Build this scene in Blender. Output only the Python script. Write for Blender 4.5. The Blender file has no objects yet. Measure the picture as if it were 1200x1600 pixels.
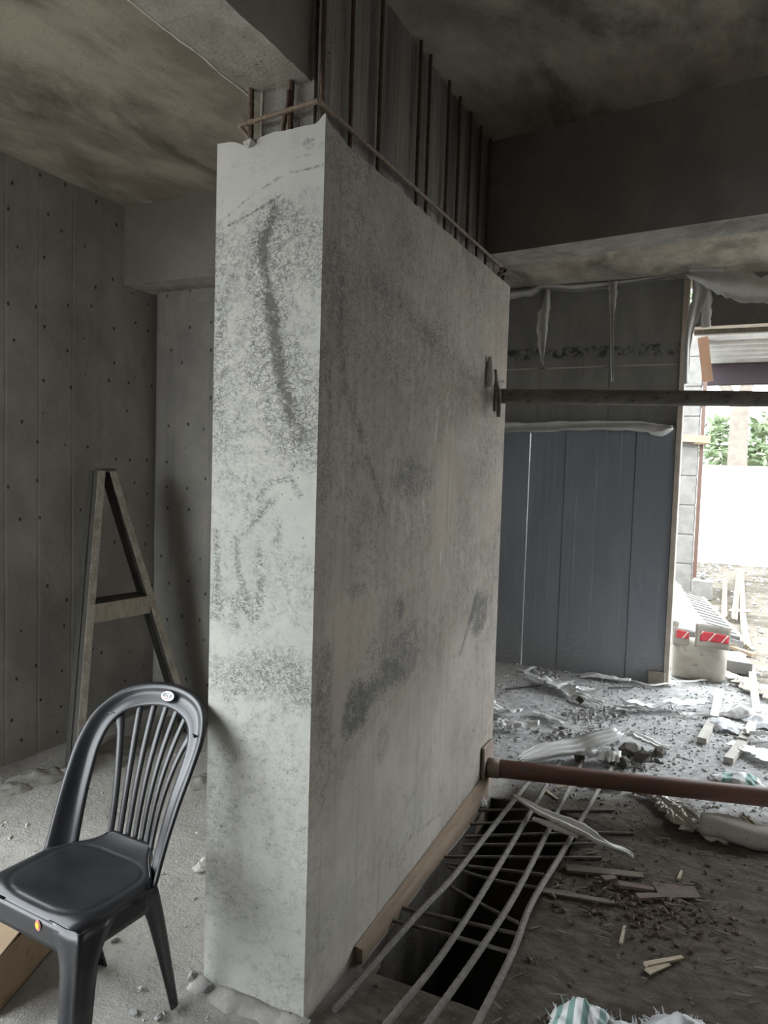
import bpy, math, random
import numpy as np
from mathutils import Vector, Matrix, noise as mnoise

# ------------------------------------------------------------------ camera, sky, exposure
sc = bpy.context.scene
col = sc.collection
PI = math.pi
FPX, YAW, PITCH, ROLL = 1136.0, 0.4464, 0.0581, 0.0302
cam_data = bpy.data.cameras.new('camera')
cam_data.sensor_fit = 'VERTICAL'
cam_data.sensor_height = 24.0
cam_data.lens = FPX / 1600.0 * 24.0
cam_data.clip_start = 0.05
cam_data.clip_end = 200
cam = bpy.data.objects.new('camera', cam_data)
col.objects.link(cam)
F = Vector((-math.sin(YAW) * math.cos(PITCH), math.cos(YAW) * math.cos(PITCH), -math.sin(PITCH)))
R = Vector((math.cos(YAW), math.sin(YAW), 0))
U = R.cross(F)
R2 = R * math.cos(ROLL) + U * math.sin(ROLL)
U2 = -R * math.sin(ROLL) + U * math.cos(ROLL)
cam.matrix_world = Matrix(((R2.x, U2.x, -F.x, 1.0045), (R2.y, U2.y, -F.y, -1.6758), (R2.z, U2.z, -F.z, 1.55), (0, 0, 0, 1)))
sc.camera = cam

world = bpy.data.worlds.new('overcast_sky')
sc.world = world
world.use_nodes = True
bg = world.node_tree.nodes['Background']
bg.inputs[0].default_value = (0.90, 0.96, 1.0, 1)
bg.inputs[1].default_value = 3.4

sc.view_settings.view_transform = 'Standard'
sc.view_settings.look = 'None'
sc.view_settings.gamma = 1.0
sc.view_settings.use_curve_mapping = False
sc.view_settings.exposure = 1.52
sc.cycles.max_bounces = 10
sc.cycles.diffuse_bounces = 8
sc.cycles.use_denoising = True

# ------------------------------------------------------------------ node helpers and materials
def N(nt, typ, inp=None, **props):
    n = nt.nodes.new('ShaderNode' + typ)
    for k, v in props.items():
        setattr(n, k, v)
    for k, v in (inp or {}).items():
        s = n.inputs[k]
        if isinstance(v, bpy.types.NodeSocket):
            nt.links.new(v, s)
        else:
            if isinstance(v, (tuple, list)) and len(v) == 3 and s.type == 'RGBA':
                v = (*v, 1)
            s.default_value = v
    return n

def mth(nt, op, a, b=0.0, c=0.0):
    return N(nt, 'Math', {0: a, 1: b, 2: c}, operation=op).outputs[0]

def sstep(nt, v, lo, hi, to0=0.0, to1=1.0):
    return N(nt, 'MapRange', {'Value': v, 'From Min': lo, 'From Max': hi, 'To Min': to0, 'To Max': to1}, interpolation_type='SMOOTHSTEP').outputs[0]

def mixc(nt, f, a, b):
    return N(nt, 'Mix', {0: f, 6: a, 7: b}, data_type='RGBA').outputs[2]

def noise(nt, vec, scale, detail=6, rough=0.6, dist=0.0):
    return N(nt, 'TexNoise', {'Vector': vec, 'Scale': scale, 'Detail': detail, 'Roughness': rough, 'Distortion': dist}).outputs[0]

def start(name):
    m = bpy.data.materials.new(name)
    m.use_nodes = True
    nt = m.node_tree
    nt.nodes.clear()
    out = N(nt, 'OutputMaterial')
    p = N(nt, 'BsdfPrincipled')
    nt.links.new(p.outputs[0], out.inputs[0])
    tc = N(nt, 'TexCoord').outputs['Object']
    return m, nt, p, tc

def setp(nt, p, colr, rough, height=None, bump=0.3, dist=0.01, metal=0.0, spec=None):
    def put(k, v):
        if isinstance(v, bpy.types.NodeSocket):
            nt.links.new(v, p.inputs[k])
        else:
            p.inputs[k].default_value = (*v, 1) if isinstance(v, tuple) and len(v) == 3 else v
    put('Base Color', colr)
    put('Roughness', rough)
    put('Metallic', metal)
    if spec is not None:
        put('Specular IOR Level', spec)
    if height is not None:
        b = N(nt, 'Bump', {'Height': height, 'Strength': bump, 'Distance': dist})
        nt.links.new(b.outputs[0], p.inputs['Normal'])

def stretch(nt, tc, s):
    return N(nt, 'Mapping', {'Vector': tc, 'Scale': s}).outputs[0]

def concrete(name, c1, c2, c3, s=4.0, bump=0.35, pits=0.5, stain=0.6, big=0.9, st=(1, 1, 1), holes=None, boards=None):
    m, nt, p, tc = start(name)
    v = stretch(nt, tc, st)
    n1 = noise(nt, v, s, 9, 0.62, 0.2)
    c = mixc(nt, sstep(nt, n1, 0.36, 0.66), c1, c2)
    n2 = noise(nt, v, big, 7, 0.65, 0.6)
    c = mixc(nt, mth(nt, 'MULTIPLY', sstep(nt, n2, 0.48, 0.68), stain), c, c3)
    n3 = noise(nt, tc, 90, 4, 0.6)
    c = mixc(nt, sstep(nt, n3, 0.5, 0.75, 0, 0.25), c, c3)
    pv = N(nt, 'TexVoronoi', {'Vector': tc, 'Scale': 38.0}).outputs['Distance']
    pm = noise(nt, tc, 5.0, 3)
    pit = mth(nt, 'MULTIPLY', sstep(nt, pv, 0.10, 0.16, 1, 0), sstep(nt, pm, 0.5, 0.62))
    c = mixc(nt, mth(nt, 'MULTIPLY', pit, pits), c, tuple(x * 0.3 for x in c3))
    h = mth(nt, 'ADD', mth(nt, 'MULTIPLY', n3, 0.5), mth(nt, 'MULTIPLY', n1, 0.6))
    h = mth(nt, 'SUBTRACT', h, mth(nt, 'MULTIPLY', pit, 0.5 * pits))
    if holes:   # formwork nail and tie holes, laid out in a loose grid
        sp = N(nt, 'SeparateXYZ', {0: tc})
        hv = N(nt, 'CombineXYZ', {0: mth(nt, 'MULTIPLY', sp.outputs[holes[0]], holes[1]), 1: mth(nt, 'MULTIPLY', sp.outputs[2], holes[2])}).outputs[0]
        hd = N(nt, 'TexVoronoi', {'Vector': hv, 'Scale': 1.0, 'Randomness': 0.65}, voronoi_dimensions='2D').outputs['Distance']
        wob = noise(nt, tc, 60, 2)
        hm = sstep(nt, mth(nt, 'ADD', hd, mth(nt, 'MULTIPLY', wob, 0.05)), 0.055, 0.095, 1, 0)
        hm = mth(nt, 'MULTIPLY', hm, sstep(nt, noise(nt, tc, 7.0, 2), 0.40, 0.48))
        c = mixc(nt, mth(nt, 'MULTIPLY', hm, 0.85), c, (0.02, 0.019, 0.017))
        h = mth(nt, 'SUBTRACT', h, hm)
    if boards:  # faint vertical board marks left by the formwork
        bn = noise(nt, stretch(nt, tc, boards), 1.0, 3, 0.7)
        c = mixc(nt, sstep(nt, bn, 0.52, 0.75, 0, 0.3), c, tuple(x * 0.55 for x in c3))
        h = mth(nt, 'ADD', h, mth(nt, 'MULTIPLY', bn, 0.15))
    setp(nt, p, c, 0.92, h, bump, 0.012, spec=0.25)
    return m

def plain(name, c1, c2, scale=8.0, rough=0.7, bump=0.15, st=(1, 1, 1), metal=0.0, c3=None, spec=None, trans=0.0):
    m, nt, p, tc = start(name)
    v = stretch(nt, tc, st)
    n1 = noise(nt, v, scale, 7, 0.6, 0.2)
    c = mixc(nt, sstep(nt, n1, 0.35, 0.65), c1, c2)
    if c3:
        c = mixc(nt, sstep(nt, noise(nt, v, scale * 3.1, 6, 0.7), 0.55, 0.66), c, c3)
    setp(nt, p, c, rough, n1, bump, 0.006, metal, spec)
    if trans:   # thin film lets light through
        tl = N(nt, 'BsdfTranslucent', {'Color': c})
        mx = N(nt, 'MixShader', {0: trans, 1: p.outputs[0], 2: tl.outputs[0]})
        out = [n for n in nt.nodes if n.type == 'OUTPUT_MATERIAL'][0]
        nt.links.new(mx.outputs[0], out.inputs[0])
    return m

M = {}
M['wall'] = concrete('concrete_wall', (0.34, 0.325, 0.295), (0.25, 0.238, 0.218), (0.16, 0.15, 0.137), 3.0, 0.3, 0.5, 0.6, 0.8, (1, 1, 0.7), holes=(1, 6.5, 5.2), boards=(1, 6, 0.3))
M['wallb'] = concrete('concrete_back_wall', (0.29, 0.275, 0.25), (0.22, 0.21, 0.195), (0.15, 0.14, 0.128), 3.0, 0.3, 0.5, 0.6, 0.8, (1, 1, 0.7), holes=(0, 6.5, 5.2), boards=(6, 1, 0.3))
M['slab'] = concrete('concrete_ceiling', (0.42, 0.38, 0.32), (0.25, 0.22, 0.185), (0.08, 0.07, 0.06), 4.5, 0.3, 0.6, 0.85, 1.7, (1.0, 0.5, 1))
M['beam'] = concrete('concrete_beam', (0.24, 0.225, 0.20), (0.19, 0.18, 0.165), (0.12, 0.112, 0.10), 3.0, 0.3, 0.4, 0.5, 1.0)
M['soffit'] = concrete('rough_soffit_concrete', (0.40, 0.385, 0.35), (0.30, 0.285, 0.255), (0.13, 0.122, 0.11), 7.0, 0.8, 0.9, 0.6, 3.0)
M['core'] = concrete('old_column_concrete', (0.27, 0.255, 0.23), (0.20, 0.19, 0.172), (0.10, 0.094, 0.086), 5.0, 0.6, 0.6, 0.75, 1.6, (3, 3, 0.35), boards=(10, 26, 0.6))
M['dust_pale'] = concrete('pale_mortar', (0.40, 0.385, 0.355), (0.32, 0.305, 0.28), (0.2, 0.19, 0.175), 12, 0.6, 0.6, 0.5, 4)
M['lath'] = plain('dirty_lath', (0.16, 0.133, 0.102), (0.115, 0.096, 0.075), 9, 0.9, 0.4)
M['dust'] = concrete('settled_dust_lump', (0.27, 0.255, 0.23), (0.21, 0.20, 0.18), (0.14, 0.132, 0.12), 8, 0.5, 0.4, 0.5, 3)
M['block_out'] = concrete('shaded_block', (0.20, 0.193, 0.18), (0.16, 0.155, 0.145), (0.11, 0.106, 0.098), 8, 0.4, 0.5, 0.4, 2.0)  # grey block darkened in colour for the shade under the shed roof
M['stirrup'] = plain('ribbed_rusty_tie', (0.17, 0.12, 0.085), (0.22, 0.17, 0.13), 40, 0.8, 0.4, c3=(0.09, 0.065, 0.05))
M['lime'] = plain('pale_laitance', (0.62, 0.60, 0.55), (0.5, 0.48, 0.43), 30, 0.9, 0.4)
M['block'] = concrete('grey_block', (0.50, 0.48, 0.44), (0.42, 0.40, 0.37), (0.30, 0.285, 0.26), 8, 0.4, 0.5, 0.4, 2.0)
M['block_dark'] = concrete('dark_block', (0.30, 0.30, 0.30), (0.24, 0.24, 0.24), (0.18, 0.18, 0.18), 8, 0.4, 0.5, 0.4, 2.0)
M['outwall'] = plain('white_boundary_wall', (0.8, 0.8, 0.78), (0.72, 0.72, 0.7), 3, 0.9)
M['rust'] = plain('rusted_steel_bar', (0.075, 0.05, 0.037), (0.12, 0.075, 0.05), 40, 0.85, 0.4, c3=(0.04, 0.032, 0.027))
M['bar'] = plain('dusty_rebar', (0.125, 0.113, 0.098), (0.18, 0.163, 0.14), 30, 0.75, 0.4, c3=(0.10, 0.08, 0.065))
M['pipe_grey'] = plain('grimy_grey_pipe', (0.15, 0.14, 0.125), (0.22, 0.205, 0.185), 16, 0.6, 0.25, (0.5, 1, 1), c3=(0.07, 0.06, 0.055))
M['pipe_red'] = plain('red_oxide_pipe', (0.17, 0.075, 0.055), (0.13, 0.075, 0.06), 9, 0.55, 0.2, (0.5, 1, 1), c3=(0.10, 0.085, 0.075))
M['plate'] = plain('rusty_plate', (0.20, 0.15, 0.12), (0.28, 0.22, 0.18), 14, 0.7, 0.3)
M['timber'] = plain('raw_timber', (0.34, 0.255, 0.17), (0.26, 0.19, 0.125), 5, 0.8, 0.3, (1, 9, 9))
M['plank'] = plain('base_plank', (0.30, 0.225, 0.16), (0.23, 0.17, 0.12), 5, 0.8, 0.3, (9, 0.8, 9))
M['timber_grey'] = plain('weathered_timber', (0.33, 0.29, 0.235), (0.24, 0.21, 0.17), 7, 0.85, 0.4, (6, 6, 1.2), c3=(0.42, 0.37, 0.30))
M['timber_dusty'] = plain('dusty_batten', (0.52, 0.49, 0.45), (0.40, 0.37, 0.335), 9, 0.85, 0.3)
M['channel'] = plain('dark_board', (0.075, 0.07, 0.062), (0.05, 0.047, 0.042), 5, 0.75, 0.3, (5, 5, 0.8))
M['board_edge'] = plain('pale_board_edge', (0.36, 0.33, 0.285), (0.24, 0.215, 0.18), 14, 0.9, 0.5, c3=(0.46, 0.43, 0.38))  # paler than the sides of the trestle boards
M['tan'] = plain('tan_ply_edge', (0.52, 0.46, 0.39), (0.43, 0.37, 0.31), 12, 0.8, 0.2)
M['peach'] = plain('peach_board', (0.62, 0.40, 0.28), (0.55, 0.35, 0.245), 6, 0.8, 0.2)
M['bark'] = plain('reddish_bark', (0.15, 0.105, 0.083), (0.11, 0.08, 0.064), 18, 0.9, 0.5)
M['straw'] = plain('pale_wood_strip', (0.44, 0.37, 0.27), (0.36, 0.30, 0.215), 20, 0.8, 0.3)
M['fibre'] = plain('fibrous_torn_sheet', (0.55, 0.51, 0.44), (0.42, 0.385, 0.325), 10, 0.85, 0.5, (14, 14, 14))
M['plastic'] = plain('white_plastic_sheet', (0.93, 0.93, 0.925), (0.86, 0.86, 0.855), 7, 0.4, 0.15, trans=0.12)
M['plastic_grey'] = plain('dusty_plastic_sheet', (0.76, 0.75, 0.73), (0.64, 0.63, 0.61), 7, 0.5, 0.2, trans=0.2)
M['purple'] = plain('purple_steel', (0.022, 0.009, 0.014), (0.018, 0.008, 0.012), 3, 0.5, 0.05)
M['redsteel'] = plain('red_painted_steel', (0.10, 0.055, 0.04), (0.085, 0.05, 0.037), 3, 0.5, 0.05)
M['zinc'] = plain('corrugated_zinc', (0.40, 0.39, 0.38), (0.33, 0.325, 0.32), 6, 0.45, 0.1, metal=0.3)
M['cardboard'] = plain('brown_cardboard', (0.36, 0.26, 0.165), (0.31, 0.22, 0.14), 6, 0.85, 0.15, c3=(0.24, 0.17, 0.11))
M['trunk'] = plain('tree_bark', (0.21, 0.18, 0.15), (0.165, 0.14, 0.118), 6, 0.9, 0.4)
M['leaf'] = plain('green_leaf', (0.19, 0.25, 0.14), (0.26, 0.32, 0.19), 2.5, 0.6, 0.0)
M['sticker_white'] = plain('white_sticker', (0.80, 0.80, 0.80), (0.75, 0.76, 0.77), 20, 0.4, 0.0)
M['sticker_red'] = plain('red_print', (0.62, 0.22, 0.22), (0.58, 0.2, 0.2), 20, 0.4, 0.0)
M['sticker_ink'] = plain('dark_print', (0.12, 0.18, 0.17), (0.14, 0.17, 0.18), 20, 0.4, 0.0)
M['sticker_yellow'] = plain('yellow_print', (0.75, 0.56, 0.05), (0.7, 0.52, 0.05), 20, 0.4, 0.0)
M['stone'] = concrete('grey_rubble', (0.36, 0.355, 0.35), (0.27, 0.268, 0.262), (0.16, 0.158, 0.152), 20, 0.5, 0.4, 0.5, 8)
M['pebble'] = concrete('crushed_rubble', (0.50, 0.496, 0.49), (0.38, 0.377, 0.372), (0.22, 0.218, 0.214), 12, 0.4, 0.2, 0.6, 6)
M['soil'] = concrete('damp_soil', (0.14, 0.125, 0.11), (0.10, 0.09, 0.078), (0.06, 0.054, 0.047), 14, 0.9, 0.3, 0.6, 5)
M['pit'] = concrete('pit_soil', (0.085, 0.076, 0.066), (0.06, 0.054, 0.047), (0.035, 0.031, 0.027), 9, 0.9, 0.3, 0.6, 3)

# worn black chair plastic with dust settled on it
m, nt, p, tc = start('black_chair_plastic')
n1 = noise(nt, tc, 7, 5, 0.55, 0.2)
n2 = noise(nt, stretch(nt, tc, (1, 1, 1)), 60, 4, 0.6)
c = mixc(nt, sstep(nt, n1, 0.3, 0.75, 0, 0.8), (0.017, 0.018, 0.022), (0.045, 0.045, 0.048))
setp(nt, p, c, 0.30, n2, 0.04, 0.002)
M['chair'] = m

# plywood: dark film-faced lower boards with glare haze lifted into their blue-grey, grey upper boards
def plywood(name, c1, c2, c3, dust, seed, band=None):
    m, nt, p, tc = start(name)
    v = N(nt, 'Mapping', {'Vector': tc, 'Location': (seed, 0, 0), 'Scale': (1, 1, 0.35)}).outputs[0]
    n1 = noise(nt, v, 3.0, 8, 0.65, 0.5)
    c = mixc(nt, sstep(nt, n1, 0.38, 0.66), c1, c2)
    n2 = noise(nt, stretch(nt, tc, (40, 1, 0.7)), 1.0, 4, 0.7)
    c = mixc(nt, sstep(nt, n2, 0.58, 0.72, 0, 0.5), c, c3)
    z = N(nt, 'SeparateXYZ', {0: tc}).outputs[2]
    n9 = noise(nt, stretch(nt, tc, (110, 1, 0.35)), 1.0, 3, 0.6)
    c = mixc(nt, sstep(nt, n9, 0.64, 0.70, 0, 0.6), c, tuple(min(1, x * 1.6) for x in c3) if dust else c3)
    if band:   # grime smeared along the old pour line
        bm = mth(nt, 'MULTIPLY', sstep(nt, z, band[0], band[0] + 0.04), sstep(nt, z, band[1] - 0.03, band[1], 1, 0))
        c = mixc(nt, mth(nt, 'MULTIPLY', bm, sstep(nt, noise(nt, tc, 12, 7, 0.7, 0.5), 0.44, 0.58)), c, (0.05, 0.049, 0.047))
    g = noise(nt, tc, 130, 2, 0.5)
    dm = mth(nt, 'MULTIPLY', sstep(nt, mth(nt, 'ADD', z, mth(nt, 'MULTIPLY', n1, 0.5)), 0.25, 0.85, 1, 0), sstep(nt, g, 0.42, 0.6))
    c = mixc(nt, mth(nt, 'MULTIPLY', dm, dust), c, (0.38, 0.37, 0.35))
    setp(nt, p, c, 0.55, mth(nt, 'ADD', n2, g), 0.12, 0.004)
    return m
M['ply_dark'] = plywood('film_faced_plywood_hazed', (0.21, 0.225, 0.255), (0.26, 0.275, 0.305), (0.36, 0.365, 0.37), 0.7, 0)
M['ply_grey'] = plywood('grey_plywood', (0.27, 0.263, 0.245), (0.20, 0.196, 0.185), (0.10, 0.098, 0.094), 0.0, 4, band=(2.44, 2.56))

# new column jacket: stain masks come from point attributes, crazing from cell edges
m, nt, p, tc = start('jacket_concrete')
crz = N(nt, 'Attribute', attribute_name='craze').outputs['Fac']
drk = N(nt, 'Attribute', attribute_name='dark').outputs['Fac']
lgt = N(nt, 'Attribute', attribute_name='light').outputs['Fac']
brn = N(nt, 'Attribute', attribute_name='brown').outputs['Fac']
n1 = noise(nt, tc, 3.2, 9, 0.62, 0.3)
n4 = noise(nt, tc, 26.0, 6, 0.65, 0.3)
warp = N(nt, 'TexNoise', {'Vector': tc, 'Scale': 16.0, 'Detail': 4.0, 'Roughness': 0.6})
wv = N(nt, 'VectorMath', {0: tc, 1: N(nt, 'VectorMath', {0: warp.outputs['Color'], 'Scale': 0.05}, operation='SCALE').outputs[0]}, operation='ADD').outputs[0]
wv = stretch(nt, wv, (1.0, 1.0, 1.5))
e1 = mth(nt, 'ABSOLUTE', mth(nt, 'SUBTRACT', noise(nt, wv, 34.0, 5, 0.62, 0.4), 0.5))
e2 = mth(nt, 'ABSOLUTE', mth(nt, 'SUBTRACT', noise(nt, wv, 75.0, 4, 0.6, 0.3), 0.5))
lines = mth(nt, 'MAXIMUM', sstep(nt, e1, 0.006, 0.035, 1, 0), mth(nt, 'MULTIPLY', sstep(nt, e2, 0.01, 0.05, 1, 0), 0.7))
brk = noise(nt, tc, 30.0, 4, 0.7)
cut = sstep(nt, mth(nt, 'ADD', crz, mth(nt, 'MULTIPLY', mth(nt, 'SUBTRACT', brk, 0.5), 1.5)), 0.15, 0.85)
cl = mth(nt, 'MULTIPLY', mth(nt, 'MULTIPLY', lines, cut), 0.85)
base = mixc(nt, sstep(nt, n1, 0.35, 0.68), (0.50, 0.495, 0.455), (0.43, 0.43, 0.40))
bbrn = mixc(nt, sstep(nt, n1, 0.35, 0.68), (0.35, 0.303, 0.256), (0.268, 0.230, 0.194))
base = mixc(nt, brn, base, bbrn)
base = mixc(nt, sstep(nt, n4, 0.5, 0.75, 0, 0.22), base, (0.25, 0.245, 0.23))
n7 = noise(nt, wv, 85.0, 4, 0.65)
n8 = noise(nt, stretch(nt, tc, (1, 34, 1.6)), 1.0, 5, 0.65, 0.3)
base = mixc(nt, mth(nt, 'MULTIPLY', sstep(nt, n8, 0.5, 0.72, 0, 0.55), brn), base, (0.20, 0.185, 0.165))
base = mixc(nt, mth(nt, 'MULTIPLY', sstep(nt, n8, 0.28, 0.42, 0.45, 0), brn), base, (0.40, 0.375, 0.33))
dnz = mth(nt, 'ADD', mth(nt, 'MULTIPLY', mth(nt, 'SUBTRACT', n4, 0.5), 1.3), mth(nt, 'MULTIPLY', mth(nt, 'SUBTRACT', n7, 0.5), 1.5))
dn = sstep(nt, mth(nt, 'ADD', drk, dnz), 0.25, 0.95)
base = mixc(nt, mth(nt, 'MULTIPLY', dn, 0.9), base, (0.11, 0.108, 0.103))
ln_ = sstep(nt, mth(nt, 'ADD', lgt, mth(nt, 'MULTIPLY', mth(nt, 'SUBTRACT', n4, 0.5), 1.6)), 0.25, 0.8)
base = mixc(nt, mth(nt, 'MULTIPLY', ln_, 0.6), base, (0.52, 0.48, 0.42))
base = mixc(nt, cl, base, (0.085, 0.088, 0.085))
pv = N(nt, 'TexVoronoi', {'Vector': tc, 'Scale': 55.0}).outputs['Distance']
pit = mth(nt, 'MULTIPLY', sstep(nt, pv, 0.10, 0.17, 1, 0), sstep(nt, noise(nt, tc, 6, 3), 0.56, 0.66))
base = mixc(nt, mth(nt, 'MULTIPLY', pit, 0.7), base, (0.08, 0.078, 0.07))
h = mth(nt, 'SUBTRACT', mth(nt, 'MULTIPLY', n4, 0.35), mth(nt, 'ADD', mth(nt, 'MULTIPLY', cl, 0.35), mth(nt, 'MULTIPLY', pit, 0.6)))
setp(nt, p, base, 0.85, h, 0.4, 0.008, spec=0.3)
M['jacket'] = m

# dusty floor: pale cement dust, brown soil and chips in one stretch (point attribute), its colour also darkened for shade
m, nt, p, tc = start('dusty_floor')
brn = N(nt, 'Attribute', attribute_name='brown').outputs['Fac']
gry = N(nt, 'Attribute', attribute_name='gravel').outputs['Fac']
n1 = noise(nt, tc, 2.2, 9, 0.65, 0.4)
n2 = noise(nt, tc, 22, 8, 0.7, 0.3)
n3 = noise(nt, tc, 110, 4, 0.6)
c = mixc(nt, sstep(nt, n1, 0.35, 0.66), (0.46, 0.44, 0.405), (0.36, 0.345, 0.315))
c = mixc(nt, sstep(nt, n2, 0.52, 0.74, 0, 0.55), c, (0.22, 0.21, 0.19))
cg = mixc(nt, sstep(nt, n2, 0.40, 0.64), (0.50, 0.497, 0.492), (0.32, 0.318, 0.314))
c = mixc(nt, gry, c, cg)
n5 = noise(nt, stretch(nt, tc, (3, 8, 3)), 3.0, 8, 0.7, 0.6)
cb = mixc(nt, sstep(nt, n5, 0.38, 0.66), (0.075, 0.062, 0.05), (0.135, 0.113, 0.092))
cb = mixc(nt, sstep(nt, n2, 0.55, 0.72, 0, 0.7), cb, (0.045, 0.038, 0.032))
c = mixc(nt, brn, c, cb)
c = mixc(nt, sstep(nt, n3, 0.55, 0.75, 0, 0.25), c, (0.14, 0.135, 0.125))
h = mth(nt, 'ADD', mth(nt, 'MULTIPLY', n2, 0.8), mth(nt, 'MULTIPLY', n3, 0.35))
setp(nt, p, c, 0.95, h, 0.7, 0.02, spec=0.15)
M['floor'] = m

m, nt, p, tc = start('outdoor_ground')
n1 = noise(nt, tc, 1.2, 9, 0.7, 0.5)
c = mixc(nt, sstep(nt, n1, 0.38, 0.62), (0.22, 0.195, 0.16), (0.10, 0.088, 0.07))
setp(nt, p, c, 0.95, noise(nt, tc, 9, 8, 0.7), 0.8, 0.05, spec=0.1)
M['ground'] = m

# woven sack with green and white bands; cement sack paper with red printed panel
def striped(name, freq):
    m, nt, p, tc = start(name)
    x = N(nt, 'SeparateXYZ', {0: tc}).outputs[0]
    f1 = mth(nt, 'FRACT', mth(nt, 'MULTIPLY', mth(nt, 'ADD', x, mth(nt, 'MULTIPLY', noise(nt, tc, 4, 2), 0.03)), freq))
    sel = mth(nt, 'MULTIPLY', sstep(nt, f1, 0.45, 0.5), sstep(nt, f1, 0.9, 0.95, 1, 0))
    n1 = noise(nt, tc, 30, 5, 0.6)
    c = mixc(nt, sel, mixc(nt, n1, (0.80, 0.80, 0.80), (0.62, 0.63, 0.63)), mixc(nt, n1, (0.16, 0.30, 0.27), (0.25, 0.40, 0.37)))
    setp(nt, p, c, 0.6, noise(nt, stretch(nt, tc, (60, 60, 60)), 4, 2), 0.2, 0.003)
    return m
M['sack_green'] = striped('green_striped_sack', 26.0)
M['sack_teal'] = striped('teal_striped_packet', 9.0)

m, nt, p, tc = start('printed_red_band')
sx = N(nt, 'SeparateXYZ', {0: tc})
d = mth(nt, 'ADD', sx.outputs[0], mth(nt, 'MULTIPLY', sx.outputs[2], -0.75))
fr = mth(nt, 'FRACT', mth(nt, 'MULTIPLY', d, 11.0))
sl = mth(nt, 'MULTIPLY', sstep(nt, fr, 0.0, 0.04), sstep(nt, fr, 0.12, 0.16, 1, 0))
c = mixc(nt, sl, (0.52, 0.045, 0.06), (0.68, 0.62, 0.55))
setp(nt, p, c, 0.7)
M['red_band'] = m
M['sack_paper'] = plain('cement_sack_paper', (0.33, 0.305, 0.262), (0.26, 0.24, 0.205), 5, 0.85, 0.4, c3=(0.21, 0.19, 0.16))
M['sack_white'] = plain('white_woven_sack', (0.82, 0.83, 0.84), (0.70, 0.71, 0.73), 6, 0.6, 0.3, trans=0.3)

# ------------------------------------------------------------------ mesh helpers
def shift(V, P):
    return [(v[0] - P[0], v[1] - P[1], v[2] - P[2]) for v in V]

def mk(name, geo, mat, parent=None, smooth=False, keep=False, local=False):
    V, Fc = geo
    V = [tuple(v) for v in V]
    if parent is not None:
        P = (0, 0, 0)
        if not local:
            r_ = parent
            while r_.parent is not None:
                r_ = r_.parent
            P = r_['_o'] if '_o' in r_ else (0, 0, 0)
        loc = (0, 0, 0)
        if not local:
            V = shift(V, P)
    elif keep:
        loc = (0, 0, 0)
    else:
        a = np.array(V)
        loc = ((a[:, 0].min() + a[:, 0].max()) / 2, (a[:, 1].min() + a[:, 1].max()) / 2, a[:, 2].min())
        V = shift(V, loc)
    me = bpy.data.meshes.new(name)
    me.from_pydata(V, [], Fc)
    if smooth:
        me.polygons.foreach_set('use_smooth', [True] * len(me.polygons))
    me.materials.append(M[mat])
    me.update()
    o = bpy.data.objects.new(name, me)
    col.objects.link(o)
    o.location = loc
    o.parent = parent
    return o

def tag(o, label, cat=None, group=None, kind=None):
    o['label'] = label
    if cat:
        o['category'] = cat
    if group:
        o['group'] = group
    if kind:
        o['kind'] = kind
    return o

def thing(name, loc, label, cat, rz=0.0, group=None, kind=None):
    o = bpy.data.objects.new(name, None)
    o.empty_display_size = 0.1
    o.location = loc
    o.rotation_euler = (0, 0, rz)
    col.objects.link(o)
    if rz == 0.0:
        o['_o'] = tuple(loc)
    return tag(o, label, cat, group, kind)

def join(*gs):
    V, Fc = [], []
    for v, f in gs:
        k = len(V)
        V += [tuple(q) for q in v]
        Fc += [tuple(i + k for i in q) for q in f]
    return V, Fc

BF = [(0, 3, 2, 1), (4, 5, 6, 7), (0, 1, 5, 4), (1, 2, 6, 5), (2, 3, 7, 6), (3, 0, 4, 7)]
def hexa(b, t):
    return list(b) + list(t), BF

def box(x0, x1, y0, y1, z0, z1):
    return hexa([(x0, y0, z0), (x1, y0, z0), (x1, y1, z0), (x0, y1, z0)], [(x0, y0, z1), (x1, y0, z1), (x1, y1, z1), (x0, y1, z1)])

def bbox(x0, x1, y0, y1, z0, z1, b=0.006):
    """box with chamfered edges"""
    pts = []
    def ring(i, z):
        a, c, d, e = x0 + i, x1 - i, y0 + i, y1 - i
        k = b
        return [(a + k, d, z), (c - k, d, z), (c, d + k, z), (c, e - k, z), (c - k, e, z), (a + k, e, z), (a, e - k, z), (a, d + k, z)]
    rings = [ring(b, z0), ring(0, z0 + b), ring(0, z1 - b), ring(b, z1)]
    V = [q for r in rings for q in r]
    Fc = [tuple(reversed(range(8))), tuple(range(24, 32))]
    for r in range(3):
        for i in range(8):
            j = (i + 1) % 8
            Fc.append((r * 8 + i, r * 8 + j, r * 8 + 8 + j, r * 8 + 8 + i))
    return V, Fc

def beam(p, q, w, h, up=(0, 0, 1), w2=None, h2=None):
    """rectangular bar from p to q, w sideways, h along up"""
    p, q = Vector(p), Vector(q)
    d = (q - p).normalized()
    s = d.cross(Vector(up)).normalized()
    u = s.cross(d).normalized()
    w2 = w if w2 is None else w2
    h2 = h if h2 is None else h2
    b = [p + s * a * w / 2 + u * c * h / 2 for a, c in ((-1, -1), (1, -1), (1, 1), (-1, 1))]
    t = [q + s * a * w2 / 2 + u * c * h2 / 2 for a, c in ((-1, -1), (1, -1), (1, 1), (-1, 1))]
    return hexa([tuple(v) for v in b], [tuple(v) for v in t])

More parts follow.
